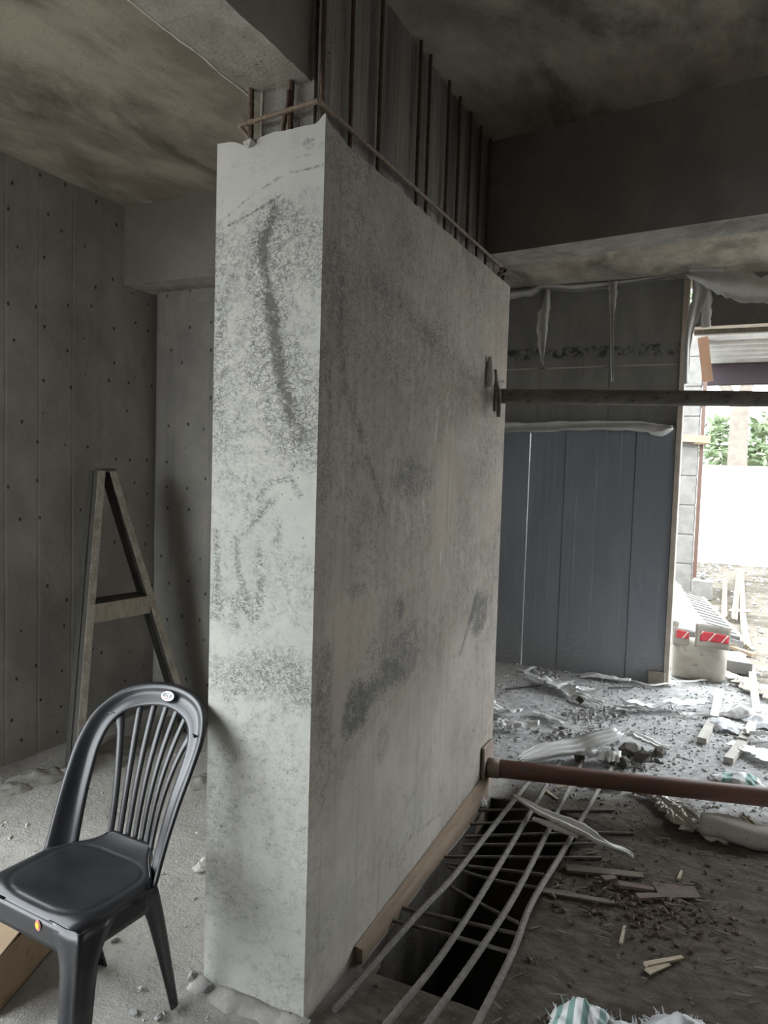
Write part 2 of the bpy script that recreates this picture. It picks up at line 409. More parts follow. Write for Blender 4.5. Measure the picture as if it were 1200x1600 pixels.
def spline(pts, n):
    P = [np.array(q, float) for q in pts]
    P = [2 * P[0] - P[1]] + P + [2 * P[-1] - P[-2]]
    out = []
    segs = len(P) - 3
    for k in range(n + 1):
        t = k / n * segs
        i = min(int(t), segs - 1)
        t -= i
        a, b, c, d = P[i:i + 4]
        out.append(0.5 * (2 * b + (c - a) * t + (2 * a - 5 * b + 4 * c - d) * t * t + (-a + 3 * b - 3 * c + d) * t ** 3))
    return out

def tube(pts, r, seg=10, ribs=None):
    pts = [Vector(q) for q in pts]
    V, Fc = [], []
    n = len(pts)
    prev = None
    for i, q in enumerate(pts):
        d = (pts[min(i + 1, n - 1)] - pts[max(i - 1, 0)]).normalized()
        if prev is None:
            a = d.cross(Vector((0, 0, 1)) if abs(d.z) < 0.9 else Vector((1, 0, 0))).normalized()
        else:
            a = (prev - d * prev.dot(d)).normalized()
        prev = a
        b = d.cross(a)
        rr = (r[i] if isinstance(r, (list, tuple)) else r)
        if ribs and i % 2:
            rr *= ribs
        for k in range(seg):
            th = 2 * PI * k / seg
            V.append(tuple(q + (a * math.cos(th) + b * math.sin(th)) * rr))
    for i in range(n - 1):
        for k in range(seg):
            j = (k + 1) % seg
            Fc.append((i * seg + k, i * seg + j, (i + 1) * seg + j, (i + 1) * seg + k))
    Fc.append(tuple(reversed(range(seg))))
    Fc.append(tuple(range((n - 1) * seg, n * seg)))
    return V, Fc

def rebar(p, q, r, pitch=0.012, sag=0.0):
    p, q = Vector(p), Vector(q)
    n = max(4, int((q - p).length / pitch))
    return tube([p.lerp(q, i / n) - Vector((0, 0, sag * math.sin(PI * i / n))) for i in range(n + 1)], r, 8, 1.14)

def shell(grid, thick, nrm=None):
    """closed thin shell from a grid of points (rows x cols)"""
    g = np.array(grid, float)
    n, m = g.shape[:2]
    du = np.gradient(g, axis=0)
    dv = np.gradient(g, axis=1)
    nn = np.cross(dv, du)
    nn /= np.maximum(np.linalg.norm(nn, axis=2, keepdims=True), 1e-9)
    a = g + nn * thick / 2
    b = g - nn * thick / 2
    V = [tuple(q) for q in a.reshape(-1, 3)] + [tuple(q) for q in b.reshape(-1, 3)]
    k = n * m
    Fc = []
    for i in range(n - 1):
        for j in range(m - 1):
            q = (i * m + j, i * m + j + 1, (i + 1) * m + j + 1, (i + 1) * m + j)
            Fc.append(q)
            Fc.append(tuple(k + x for x in reversed(q)))
    rim = [j for j in range(m)] + [i * m + m - 1 for i in range(1, n)] + [(n - 1) * m + j for j in range(m - 2, -1, -1)] + [i * m for i in range(n - 2, 0, -1)]
    for i in range(len(rim)):
        x, y = rim[i], rim[(i + 1) % len(rim)]
        Fc.append((y, x, k + x, k + y))
    return V, Fc

def fbm(x, y, z, o=3):
    return mnoise.fractal(Vector((x, y, z)), 1.0, 2.0, o)

def ribbon(name, pts, widths, mat, label, cat, seed=0, corr=0.0, ncorr=2.5, crumple=0.01, jag=0.15, thick=0.002, n=26, mcol=9, lift=0.004, group=None, parent=None, floor_=True):
    """strip of sheet lying along a path, folded lengthwise, with ragged ends and edges"""
    rnd = random.Random(seed)
    path = spline(pts, n)
    ws = np.interp(np.linspace(0, 1, n + 1), np.linspace(0, 1, len(widths)), widths)
    grid = []
    for i, q in enumerate(path):
        d = path[min(i + 1, n)] - path[max(i - 1, 0)]
        s = np.array([d[1], -d[0], 0.0])
        s /= max(np.linalg.norm(s), 1e-6)
        row = []
        el = ws[i] * jag * (rnd.random() - 0.5)
        er = ws[i] * jag * (rnd.random() - 0.5)
        for j in range(mcol):
            t = j / (mcol - 1) * 2 - 1
            off = t * ws[i] / 2 + (el if t < 0 else er) * abs(t)
            pt = q + s * off
            zz = corr * 0.5 * (1 + math.cos(t * PI * ncorr + seed))
            zz += 0.55 * crumple * (0.5 + fbm(pt[0] * 6 + seed, pt[1] * 6, 1.7 * seed)) if crumple else 0
            if i in (0, n):
                pt = pt + d * (rnd.random() - 0.5) * 0.9
            z = q[2] + zz + lift
            if floor_:
                z = max(z, 0.004)
            row.append((pt[0], pt[1], z))
        grid.append(row)
    o = mk(name, shell(grid, thick), mat, parent, smooth=True)
    if label:
        tag(o, label, cat, group)
    return o

def rock(c, r, seed, sub=1, flat=0.7):
    """irregular angular stone"""
    rnd = random.Random(seed)
    t = (1 + 5 ** 0.5) / 2
    V = [(-1, t, 0), (1, t, 0), (-1, -t, 0), (1, -t, 0), (0, -1, t), (0, 1, t), (0, -1, -t), (0, 1, -t), (t, 0, -1), (t, 0, 1), (-t, 0, -1), (-t, 0, 1)]
    Fc = [(0, 11, 5), (0, 5, 1), (0, 1, 7), (0, 7, 10), (0, 10, 11), (1, 5, 9), (5, 11, 4), (11, 10, 2), (10, 7, 6), (7, 1, 8), (3, 9, 4), (3, 4, 2), (3, 2, 6), (3, 6, 8), (3, 8, 9), (4, 9, 5), (2, 4, 11), (6, 2, 10), (8, 6, 7), (9, 8, 1)]
    a = rnd.random() * 6.28
    sx, sy, sz = r * (0.7 + 0.6 * rnd.random()), r * (0.6 + 0.5 * rnd.random()), r * flat * (0.6 + 0.5 * rnd.random())
    out = []
    for v in V:
        k = (0.75 + 0.5 * rnd.random()) / 1.9
        x, y, z = v[0] * k * sx, v[1] * k * sy, v[2] * k * sz
        out.append((c[0] + x * math.cos(a) - y * math.sin(a), c[1] + x * math.sin(a) + y * math.cos(a), c[2] + z))
    zm = min(q[2] for q in out)
    return [(x, y, z - zm + c[2]) for x, y, z in out], Fc

# ------------------------------------------------------------------ the setting
def struct(name, geo, mat, label, smooth=False):
    o = mk(name, geo, mat, keep=True, smooth=smooth)
    o['kind'] = 'structure'
    o['label'] = label
    return o

ZC = 3.02
# floor with the open pit beside the column
st = 0.04
xs = [0.035 + st * k for k in range(-60, 84)]
ys = [0.28 + st * k for k in range(-110, 108)]
def in_pit(x, y):
    e = 0.03 * fbm(x * 5, y * 5, 3.0)
    right = 0.43 + 0.05 * max(0, min(1, (y - 0.9) / 0.5)) + e
    near = 0.27 + 0.05 * max(0.0, 0.2 - x) + e
    return 0.035 < x < right and near < y < 1.62 + e
def floor_z(x, y):
    z = -0.006 + 0.007 * fbm(x * 1.7, y * 1.7, 0.3) + 0.004 * fbm(x * 7, y * 7, 5.3)
    return min(z, 0.002)
nx, ny = len(xs), len(ys)
FV = [(x, y, floor_z(x, y)) for y in ys for x in xs]
cell = {}
FF, FM = [], []
for j in range(ny - 1):
    for i in range(nx - 1):
        cell[i, j] = in_pit(xs[i] + st / 2, ys[j] + st / 2)
        if not cell[i, j]:
            FF.append((j * nx + i, j * nx + i + 1, (j + 1) * nx + i + 1, (j + 1) * nx + i))
            FM.append(0)
def pit_depth(x, y):
    return -0.85 + 0.62 * max(0.0, min(1.0, (y - 1.05) / 0.55)) + 0.05 * fbm(x * 6, y * 6, 9)
lower = {}
def low(v, lev):
    if (v, lev) not in lower:
        x, y, z = FV[v]
        d = pit_depth(x, y)
        lower[v, lev] = len(FV)
        FV.append((x + 0.025 * fbm(x * 9, y * 9, lev * 3.1), y + 0.025 * fbm(y * 9, x * 9, lev * 2.3), d * lev / 4))
    return lower[v, lev]
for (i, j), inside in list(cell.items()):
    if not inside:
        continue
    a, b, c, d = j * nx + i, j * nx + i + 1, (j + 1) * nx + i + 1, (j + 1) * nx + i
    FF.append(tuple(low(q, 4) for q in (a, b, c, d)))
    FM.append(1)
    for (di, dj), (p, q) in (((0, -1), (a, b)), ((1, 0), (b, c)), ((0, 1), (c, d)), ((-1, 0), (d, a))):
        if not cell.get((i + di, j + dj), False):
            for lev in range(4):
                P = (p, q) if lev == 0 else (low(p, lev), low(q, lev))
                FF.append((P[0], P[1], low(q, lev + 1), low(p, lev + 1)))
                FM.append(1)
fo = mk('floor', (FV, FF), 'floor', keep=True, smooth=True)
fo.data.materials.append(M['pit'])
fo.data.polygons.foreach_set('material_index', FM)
fo['kind'] = 'structure'
fo['label'] = 'dusty concrete floor strewn with debris, an open pit beside the column'
def ss(v, a, b):
    t = max(0.0, min(1.0, (v - a) / (b - a)))
    return t * t * (3 - 2 * t)
ab = fo.data.attributes.new('brown', 'FLOAT', 'POINT')
ag = fo.data.attributes.new('gravel', 'FLOAT', 'POINT')
vb, vg = [], []
for x, y, z in FV:
    w = 0.18 * fbm(x * 2.3, y * 2.3, 4.4)
    edge = 1.72 + 0.12 * x
    vb.append(ss(x + w, -0.02, 0.12) * (1 - ss(y + w, edge, edge + 0.35)))
    vg.append(ss(y + w, 1.6, 1.95) * ss(x, -0.6, -0.2))
ab.data.foreach_set('value', vb)
ag.data.foreach_set('value', vg)

fx0, fx1, fy0, fy1 = xs[0], xs[-1], ys[0], ys[-1]
struct('ground', join(box(-25, fx0, -25, 40, -0.25, -0.03), box(fx1, 25, -25, 40, -0.25, -0.03), box(fx0, fx1, fy1, 40, -0.25, -0.03), box(fx0, fx1, -25, fy0, -0.25, -0.03)), 'ground', 'sunlit bare earth outside the building')

def grid_face(org, du, dv, nu, nv, fn=None):
    V, Fc = [], []
    for j in range(nv + 1):
        for i in range(nu + 1):
            p = np.array(org) + np.array(du) * i / nu + np.array(dv) * j / nv
            if fn:
                p = p + fn(p)
            V.append(tuple(p))
    for j in range(nv):
        for i in range(nu):
            a = j * (nu + 1) + i
            Fc.append((a, a + 1, a + nu + 2, a + nu + 1))
    return V, Fc

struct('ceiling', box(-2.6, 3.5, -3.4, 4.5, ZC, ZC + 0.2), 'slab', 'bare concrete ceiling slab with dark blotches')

# left wall with shallow vertical formwork grooves
grooves = [(-2.250, 0.763, 0.963)[1], (-2.250, 0.956, 0.940)[1], (-2.250, 1.170, 0.736)[1]]
def wl(p):
    g = sum(-0.0018 * math.exp(-((p[1] - q) / 0.006) ** 2) for q in grooves)
    b = 0.004 * fbm(p[1] * 2, p[2] * 2, 1.0)
    return np.array((g + b, 0, 0))
V1, F1 = grid_face((-2.25, -0.1, -0.1), (0, 1.9, 0), (0, 0, 3.12), 380, 60, wl)
struct('wall_left', join((V1, F1), box(-2.5, -2.262, -0.1, 1.95, -0.1, ZC), box(-2.5, -2.25, -0.11, -0.1, -0.1, ZC), box(-2.5, -2.25, -3.4, -0.1, 2.7, ZC)), 'wall', 'grey cast concrete wall dotted with formwork tie holes')
struct('wall_back', join(box(-2.18, -0.30, 1.74, 1.95, -0.1, ZC), box(-2.26, -2.18, 1.80, 1.95, -0.1, ZC)), 'wallb', 'grey concrete wall behind the column with small tie holes')
struct('wall_front', join(box(-1.3, 3.5, -3.4, -3.2, -0.1, ZC), box(-2.5, -1.3, -3.4, -3.2, 2.7, ZC)), 'wallb', 'concrete wall opposite the column')
struct('wall_right', join(box(3.3, 3.5, -3.4, 3.0, -0.1, ZC), box(3.3, 3.5, 3.0, 4.4, 2.6, ZC)), 'wall', 'concrete wall closing the side of the room')
struct('wall_light_stop', box(-1.7, -1.55, 1.95, 4.2, -0.1, ZC), 'wall', 'unseen wall added between back wall and plywood partition to keep light out')  # added out of view so no light leaks in behind the partition

def concrete_beam(label, b, side, under, part_lip=None):
    """b = four plan corners in order, z range"""
    corners, z0, z1 = b
    zs = [z0, z1]
    V = [(x, y, z0) for x, y in corners] + [(x, y, z1) for x, y in corners]
    o = mk('ceiling_beam', (V, BF), side)
    o.data.materials.append(M[under])
    o.data.polygons[0].material_index = 1
    return tag(o, label, 'beam')

# beam running overhead towards the viewer, into the old column
ob = thing('ceiling_beam', (-0.17, -2.0, 2.59), 'concrete beam running overhead towards the viewer into the column head', 'beam')
gV, gF = [], []
n_y, n_x = 120, 14
def beam_under(x, y):
    return 2.59 + 0.004 * fbm(x * 9, y * 9, 2.0) + 0.0035 * fbm(x * 40, y * 40, 1.0)
rows = [[(-0.278 + 0.2 * i / n_x + (0.003 * fbm(1, y * 9, 0) if i in (0, n_x) else 0), y, beam_under(i, y) if False else beam_under(-0.278 + 0.2 * i / n_x, y)) for i in range(n_x + 1)] for y in np.linspace(-3.25, 0.10, n_y + 1)]
V = [q for r in rows for q in r]
Fc = [(a + n_x + 1, a + n_x + 2, a + 1, a) for j in range(n_y) for a in range(j * (n_x + 1), j * (n_x + 1) + n_x)]
mk('soffit', (V, Fc), 'soffit', ob, smooth=True)
k = len(V)
SV = [rows[j][0] for j in range(n_y + 1)] + [(-0.278, rows[j][0][1], ZC) for j in range(n_y + 1)]
SV += [rows[j][-1] for j in range(n_y + 1)] + [(-0.078, rows[j][-1][1], ZC) for j in range(n_y + 1)]
m1 = n_y + 1
SF = [(j, j + m1, j + 1 + m1, j + 1) for j in range(n_y)] + [(2 * m1 + j + 1, 2 * m1 + j + 1 + m1, 2 * m1 + j + m1, 2 * m1 + j) for j in range(n_y)]
mk('beam_side', (SV, SF), 'beam', ob)
lip = [(rows[j][0][0] - 0.002, rows[j][0][1], rows[j][0][2] + 0.002) for j in range(n_y + 1)]
mk('edge_ridge', tube(lip, [0.004 + 0.004 * abs(fbm(j * 0.7, 3, 1)) for j in range(n_y + 1)], 6), 'lime', ob, smooth=True)

def by(x):
    return 1.50 - 0.13 * x
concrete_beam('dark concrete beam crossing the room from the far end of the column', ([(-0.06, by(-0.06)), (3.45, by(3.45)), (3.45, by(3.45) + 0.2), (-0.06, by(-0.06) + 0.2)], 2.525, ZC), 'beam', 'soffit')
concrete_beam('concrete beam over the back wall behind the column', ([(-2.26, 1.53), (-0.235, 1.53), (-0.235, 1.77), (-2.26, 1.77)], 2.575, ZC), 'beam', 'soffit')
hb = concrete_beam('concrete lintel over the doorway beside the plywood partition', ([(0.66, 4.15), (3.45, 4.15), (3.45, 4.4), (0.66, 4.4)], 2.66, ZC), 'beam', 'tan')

# ------------------------------------------------------------------ the column
W, L, H = 0.3505, 1.7353, 2.447
ct = thing('concrete_column', (-W / 2, L / 2, 0), 'tall rectangular concrete column with a stained fresh jacket and bare bars on top', 'column')

def segd(px, pz, line):
    """distance to a polyline and the parameter along it"""
    best, bt = 1e9, 0.0
    n = len(line) - 1
    for i in range(n):
        ax, az = line[i]
        bx, bz = line[i + 1]
        dx, dz = bx - ax, bz - az
        t = max(0.0, min(1.0, ((px - ax) * dx + (pz - az) * dz) / (dx * dx + dz * dz + 1e-12)))
        d = math.hypot(px - ax - t * dx, pz - az - t * dz)
        if d < best:
            best, bt = d, (i + t) / n
    return best, bt

def stroke(x, z, line, w0, w1, s=1.0):
    d, t = segd(x, z, line)
    w = w0 + (w1 - w0) * t
    return s * math.exp(-(d / w) ** 2)

def blob(x, z, cx, cz, rx, rz, s=1.0, wob=0.35):
    d = math.hypot((x - cx) / rx, (z - cz) / rz) + wob * fbm(x * 9, z * 9, cx * 7)
    return s * (1 - ss(d, 0.55, 1.15))

nf = lambda *p: [(q[0], q[2]) for q in p]      # narrow face: (x, z)
wf = lambda *p: [(q[1], q[2]) for q in p]      # wide face: (y, z)
n_main = nf((-0.155, 0.000, 2.240), (-0.187, 0.000, 2.158), (-0.176, 0.000, 2.071), (-0.157, 0.000, 1.966), (-0.133, 0.000, 1.844), (-0.097, 0.000, 1.739), (-0.053, 0.000, 1.619))
n_edge = nf((-0.327, 0.000, 2.013), (-0.333, 0.000, 1.852), (-0.334, 0.000, 1.707))
n_l1 = nf((-0.338, 0.000, 2.209), (-0.235, 0.000, 2.241), (-0.131, 0.000, 2.279))
n_l2 = nf((-0.334, 0.000, 2.235), (-0.215, 0.000, 2.298), (-0.133, 0.000, 2.329), (-0.004, 0.000, 2.339))
n_l3 = nf((-0.326, 0.000, 2.380), (-0.154, 0.000, 2.375), (-0.014, 0.000, 2.369))
n_web = [nf((-0.331, 0.000, 1.358), (-0.325, 0.000, 1.266), (-0.329, 0.000, 1.116)), nf((-0.258, 0.000, 1.336), (-0.252, 0.000, 1.254), (-0.221, 0.000, 1.184), (-0.196, 0.000, 1.123)), nf((-0.179, 0.000, 1.314), (-0.173, 0.000, 1.161)),
         nf((-0.178, 0.000, 1.467), (-0.143, 0.000, 1.512), (-0.080, 0.000, 1.518), (-0.049, 0.000, 1.472)), nf((-0.117, 0.000, 1.399), (-0.119, 0.000, 1.328)), nf((-0.329, 0.000, 1.145), (-0.243, 0.000, 1.163), (-0.196, 0.000, 1.123)), nf((-0.226, 0.000, 1.365), (-0.173, 0.000, 1.422), (-0.141, 0.000, 1.451))]
def narrow_mask(x, z):
    c = 0.36 + 0.25 * fbm(x * 4, z * 5, 1.1)
    c += stroke(x, z, n_main, 0.035, 0.06, 0.8)
    c += stroke(x, z, n_edge, 0.018, 0.02, 0.45)
    for l in n_web:
        c += stroke(x, z, l, 0.010, 0.012, 0.6)
    zz = z + 0.05 * fbm(x * 5, 2, 7)
    c += 0.30 * (ss(zz, 1.55, 1.66) - ss(zz, 1.78, 1.95))
    c += 0.26 * (ss(zz, 1.98, 2.06) - ss(zz, 2.16, 2.24))
    c += 0.38 * (ss(zz, 0.86, 0.92) - ss(zz, 0.98, 1.06))
    c += 0.20 * (ss(zz, 1.06, 1.12) - ss(zz, 1.18, 1.24)) * ss(-x, 0.12, 0.22)
    c -= 0.25 * ss(zz, 2.24, 2.32) + 0.22 * (ss(zz, 1.28, 1.32) - ss(zz, 1.48, 1.54)) * ss(x, -0.18, -0.08)
    d = stroke(x, z, n_main, 0.020, 0.034, 0.86 + 0.35 * fbm(x * 20, z * 9, 2))
    for l, s in ((n_l1, 0.8), (n_l2, 0.7), (n_l3, 0.35)):
        d += stroke(x, z, l, 0.0035, 0.005, s)
    for l in n_web:
        d += stroke(x, z, l, 0.004, 0.004, 0.45)
    d += 0.22 * (1 - ss(zz, 0.66, 0.72)) * (0.4 + 0.6 * ss(zz, 0.3, 0.62))
    d += blob(x, z, -0.05, 2.40, 0.022, 0.02, 0.55)
    return max(0, min(1, c)), max(0, min(1, d)), 0.0, 0.0

w_st = [(wf((0.000, 0.108, 2.065), (0.000, 0.108, 1.925), (0.000, 0.147, 1.771), (0.000, 0.253, 1.650)), 0.02, 0.02, 0.55), (wf((0.000, 0.329, 2.119), (0.000, 0.575, 2.073), (0.000, 0.946, 1.980), (0.000, 1.384, 1.935)), 0.05, 0.05, 0.5),
        (wf((0.000, 0.299, 1.585), (0.000, 0.371, 1.497), (0.000, 0.424, 1.404)), 0.015, 0.012, 0.6), (wf((0.000, 0.018, 1.842), (0.000, 0.046, 1.500)), 0.05, 0.05, 0.35), (wf((0.000, 1.065, 0.792), (0.000, 1.219, 0.785), (0.000, 1.406, 1.004)), 0.012, 0.02, 0.7),
        (wf((0.000, 0.725, 0.200), (0.000, 1.054, 0.158)), 0.006, 0.006, 0.6), (wf((0.000, 1.151, 0.310), (0.000, 1.184, 0.519)), 0.01, 0.01, 0.4)]
w_bl = [((0.000, 0.646, 1.528), 0.22, 0.07, 0.55), ((0.000, 0.262, 0.814), 0.10, 0.10, 0.85), ((0.000, 0.461, 0.863), 0.16, 0.07, 0.7), ((0.000, 0.666, 0.927), 0.13, 0.12, 0.55), ((0.000, 1.443, 0.926), 0.16, 0.11, 0.75),
        ((0.000, 0.065, 0.907), 0.05, 0.16, 0.6), ((0.000, 0.477, 0.643), 0.06, 0.08, 0.5), ((0.000, 0.572, 1.080), 0.05, 0.05, 0.7), ((0.000, 0.260, 1.188), 0.07, 0.03, 0.5), ((0.000, 0.059, 2.053), 0.06, 0.14, 0.3)]
w_lt = [(wf((0.000, 0.859, 1.779), (0.000, 0.844, 1.660)), 0.012, 0.008, 0.9), (wf((0.000, 0.979, 1.789), (0.000, 0.961, 1.690)), 0.008, 0.006, 0.8), (wf((0.000, 1.098, 1.774), (0.000, 1.081, 1.722)), 0.006, 0.006, 0.7),
        (wf((0.000, 0.567, 1.496), (0.000, 0.611, 1.341)), 0.010, 0.008, 0.8), (wf((0.000, 0.737, 1.471), (0.000, 0.772, 1.354)), 0.012, 0.006, 0.9), (wf((0.000, 0.493, 1.454), (0.000, 0.484, 1.370)), 0.008, 0.006, 0.7), (wf((0.000, 0.719, 1.334), (0.000, 0.708, 1.266)), 0.006, 0.006, 0.7),
        (wf((0.000, 0.945, 1.295), (0.000, 0.941, 1.196)), 0.006, 0.006, 0.6), (wf((0.000, 1.069, 1.260), (0.000, 1.072, 1.156)), 0.005, 0.005, 0.6), (wf((0.000, 0.139, 1.572), (0.000, 0.147, 1.426)), 0.02, 0.015, 0.4)]
w_sm = [(wf((0.000, 1.015, 1.643), (0.000, 0.959, 1.144)), 0.09, 0.10, 1.0), (wf((0.000, 0.141, 1.334), (0.000, 0.156, 0.768)), 0.035, 0.03, 0.9), (wf((0.000, 1.070, 0.738), (0.000, 0.301, 0.517)), 0.15, 0.2, 0.7)]
def wide_mask(y, z):
    c = 0.46 + 0.28 * fbm(y * 3.2, z * 3.2, 3.1)
    d = 0.16 + 0.22 * fbm(y * 4, z * 2.2, 8.0)
    for l, a, b, s in w_st:
        q = stroke(y, z, l, a, b, s)
        d += 0.55 * q
        c += 0.45 * q
    for p, a, b, s in w_bl:
        q = blob(y, z, p[1], p[2], a, b, s)
        d += q * 0.7
        c += 0.5 * q
    for l, a, b, s in w_sm:
        q = stroke(y, z, l, a, b, s)
        c -= 0.45 * q
        d -= 0.25 * q
    lt = 0.0
    for l, a, b, s in w_lt:
        lt += stroke(y, z, l, a, b, s)
    low_ = 1 - ss(z + 0.12 * fbm(y * 2, 1, 5) - 0.16 * y, 0.45, 0.75)
    c -= 0.22 * low_
    br = 0.95 - 0.25 * low_ + 0.15 * fbm(y * 1.5, z * 1.5, 6)
    return max(0, min(1, c)), max(0, min(1, d)), max(0, min(1, lt)), max(0, min(1, br))

def top_z(x, y):
    z = H + 0.003 * fbm(x * 18, y * 18, 2.2)
    if y < 0.02:
        z -= 0.022 * math.exp(-((x + 0.245) / 0.035) ** 2)
    z += 0.022 * math.exp(-((x / 0.018) ** 2 + (y / 0.018) ** 2))
    if x > -0.02:
        z -= 0.018 * ss(y, 0.05, 0.14) * (0.6 + 0.25 * fbm(y * 5, 0, 1)) - 0.012 * math.exp(-((y - 0.45) / 0.05) ** 2)
    return z
JV, JF, JA = [], [], []
def add_face(fn, nu, nv, mask):
    k = len(JV)
    for j in range(nv + 1):
        for i in range(nu + 1):
            x, y = fn(i / nu)
            z = -0.12 + (top_z(x, y) + 0.12) * j / nv
            JV.append((x, y, z))
            JA.append(mask(x, y, z))
    for j in range(nv):
        for i in range(nu):
            a = k + j * (nu + 1) + i
            JF.append((a, a + 1, a + nu + 2, a + nu + 1))
    return [k + nv * (nu + 1) + i for i in range(nu + 1)]
top = []
top += add_face(lambda t: (-W + W * t, 0.0), 70, 340, lambda x, y, z: narrow_mask(x, z))
top += add_face(lambda t: (0.0, L * t), 140, 200, lambda x, y, z: wide_mask(y, z))
top += add_face(lambda t: (-W * t, L), 8, 10, lambda x, y, z: (0.2, 0.1, 0, 0.5))
top += add_face(lambda t: (-W, L - L * t), 40, 10, lambda x, y, z: (0.2, 0.1, 0, 0.5))
inner = []
for v in top:
    x, y, z = JV[v]
    inner.append(len(JV))
    JV.append((-W / 2 + (x + W / 2) * 0.78, L / 2 + (y - L / 2) * 0.955, H - 0.035))
    JA.append((0, 0.5, 0, 0.5))
for i in range(len(top)):
    j = (i + 1) % len(top)
    JF.append((top[i], top[j], inner[j], inner[i]))
JF.append(tuple(inner))
jk = mk('jacket', (JV, JF), 'jacket', ct)
for k, nm in enumerate(('craze', 'dark', 'light', 'brown')):
    at = jk.data.attributes.new(nm, 'FLOAT', 'POINT')
    at.data.foreach_set('value', [a[k] for a in JA])

# the older, thinner column above the jacket, with its vertical formwork ridges
cv, cf = [], []
def core_fn(p):
    return np.array((0.006 * fbm(p[1] * 11, p[2] * 0.8, 2) + 0.004 * fbm(p[1] * 40, p[2] * 2, 1), 0, 0))
gR = grid_face((-0.058, 0.05, 2.38), (0, 1.62, 0), (0, 0, ZC - 2.38), 160, 14, core_fn)
mk('core', join(gR, box(-0.236, -0.068, 0.05, 1.67, 2.38, ZC)), 'core', ct)
mk('edge_ridge', tube([(-0.236, 0.048, 2.42 + 0.18 * i / 8) for i in range(9)], [0.004 + 0.003 * abs(fbm(i, 2, 2)) for i in range(9)], 6), 'lime', ct)
for yy in (0.046, 0.205, 0.385, 0.686, 0.776, 0.964, 1.087, 1.22, 1.346, 1.47):
    rr = random.Random(int(yy * 1000))
    mk('vertical_bar', rebar((-0.040, yy, 2.39), (-0.042 + 0.004 * rr.random(), yy + 0.01 * (rr.random() - 0.5), ZC + 0.01), 0.0062, 0.02), 'rust', ct)
mk('vertical_bar', rebar((-0.252, 0.022, 2.39), (-0.262, 0.03, ZC + 0.01), 0.0075, 0.012), 'rust', ct)
mk('vertical_bar', rebar((-0.128, 0.026, 2.39), (-0.128, 0.03, 2.62), 0.0085, 0.012), 'rust', ct)
mk('bent_bar', tube([(-0.145, 0.03, 2.40), (-0.146, 0.022, 2.47), (-0.140, 0.02, 2.50), (-0.130, 0.018, 2.52), (-0.128, 0.02, 2.56)], 0.007, 7), 'rust', ct, smooth=True)
mk('stirrup', join(rebar((-0.285, 0.012, 2.492), (-0.030, 0.012, 2.512), 0.0065, 0.008), rebar((-0.030, 0.008, 2.512), (-0.026, 1.69, 2.515), 0.0065, 0.012), rebar((-0.285, 0.012, 2.492), (-0.235, 0.03, 2.43), 0.006, 0.008)), 'stirrup', ct)
mk('tie_end', join(tube([(-0.026, 1.66, 2.50), (-0.02, 1.70, 2.515), (-0.024, 1.72, 2.495), (-0.035, 1.70, 2.44)], 0.008, 7), tube([(-0.03, 1.64, 2.475), (-0.02, 1.70, 2.49), (-0.012, 1.705, 2.51)], 0.007, 7)), 'rust', ct, smooth=True)
mk('mortar_chunk', rock((-0.238, 0.006, 2.418), 0.034, 31, flat=0.5), 'dust_pale', ct)
# mortar fillet along the foot of the narrow face
fg = []
for j, t in enumerate(np.linspace(0, 1, 40)):
    x = -W - 0.03 + (W + 0.05) * t
    w = 0.035 + 0.02 * fbm(x * 12, 0, 4)
    hgt = 0.014 + 0.010 * fbm(x * 15, 0, 8)
    fg.append([(x, 0.006, hgt), (x, -w * 0.4, hgt * 0.6), (x, -w * 0.8, hgt * 0.25), (x, -w - 0.02, -0.012)])
V, Fc = shell(fg, 0.004)
mk('mortar_fillet', (V, Fc), 'dust_pale', ct, smooth=True)

# ------------------------------------------------------------------ plastic chair
chair = thing('plastic_chair', (-0.530, -0.300, 0), 'black moulded plastic chair with fan-slatted back and dusty seat beside the column', 'chair', rz=-0.06)
ZS = 0.435
def lerp(a, b, t):
    return a + (b - a) * t
def back_pt(u, z):
    t = (z - 0.43) / 0.45
    yp = 0.055 + 0.235 * t - 0.02 * math.sin(PI * max(0, min(1, t)))
    bow = lerp(0.125, 0.045, max(0, min(1, t)))
    return (u, yp + bow * (1 - (u / 0.22) ** 2), z)
outer = spline([(-0.222, 0.408), (-0.226, 0.52), (-0.231, 0.62), (-0.234, 0.71), (-0.217, 0.79), (-0.145, 0.852), (0, 0.872), (0.145, 0.852), (0.217, 0.79), (0.230, 0.71), (0.222, 0.62), (0.211, 0.52), (0.200, 0.408)], 72)
inn = spline([(-0.152, 0.408), (-0.158, 0.52), (-0.163, 0.62), (-0.166, 0.70), (-0.152, 0.757), (-0.106, 0.796), (0, 0.814), (0.106, 0.796), (0.152, 0.757), (0.163, 0.70), (0.153, 0.62), (0.142, 0.52), (0.131, 0.408)], 72)
grid = []
for a, b in zip(outer, inn):
    row = []
    for j in range(9):
        t = j / 8
        u, z = lerp(a[0], b[0], t), lerp(a[1], b[1], t)
        x, y, z = back_pt(u, z)
        y += -0.012 * math.cos(t * PI * 2) * 0.5          # rolled rim
        if j == 0:
            y += 0.012
        row.append((x, y, z))
    grid.append(row)
mk('back_frame', shell(grid, 0.007), 'chair', chair, smooth=True, local=True)
def inner_z(u):
    best = min(inn, key=lambda q: abs(q[0] - u) + (10 if q[1] < 0.7 else 0))
    return best[1]
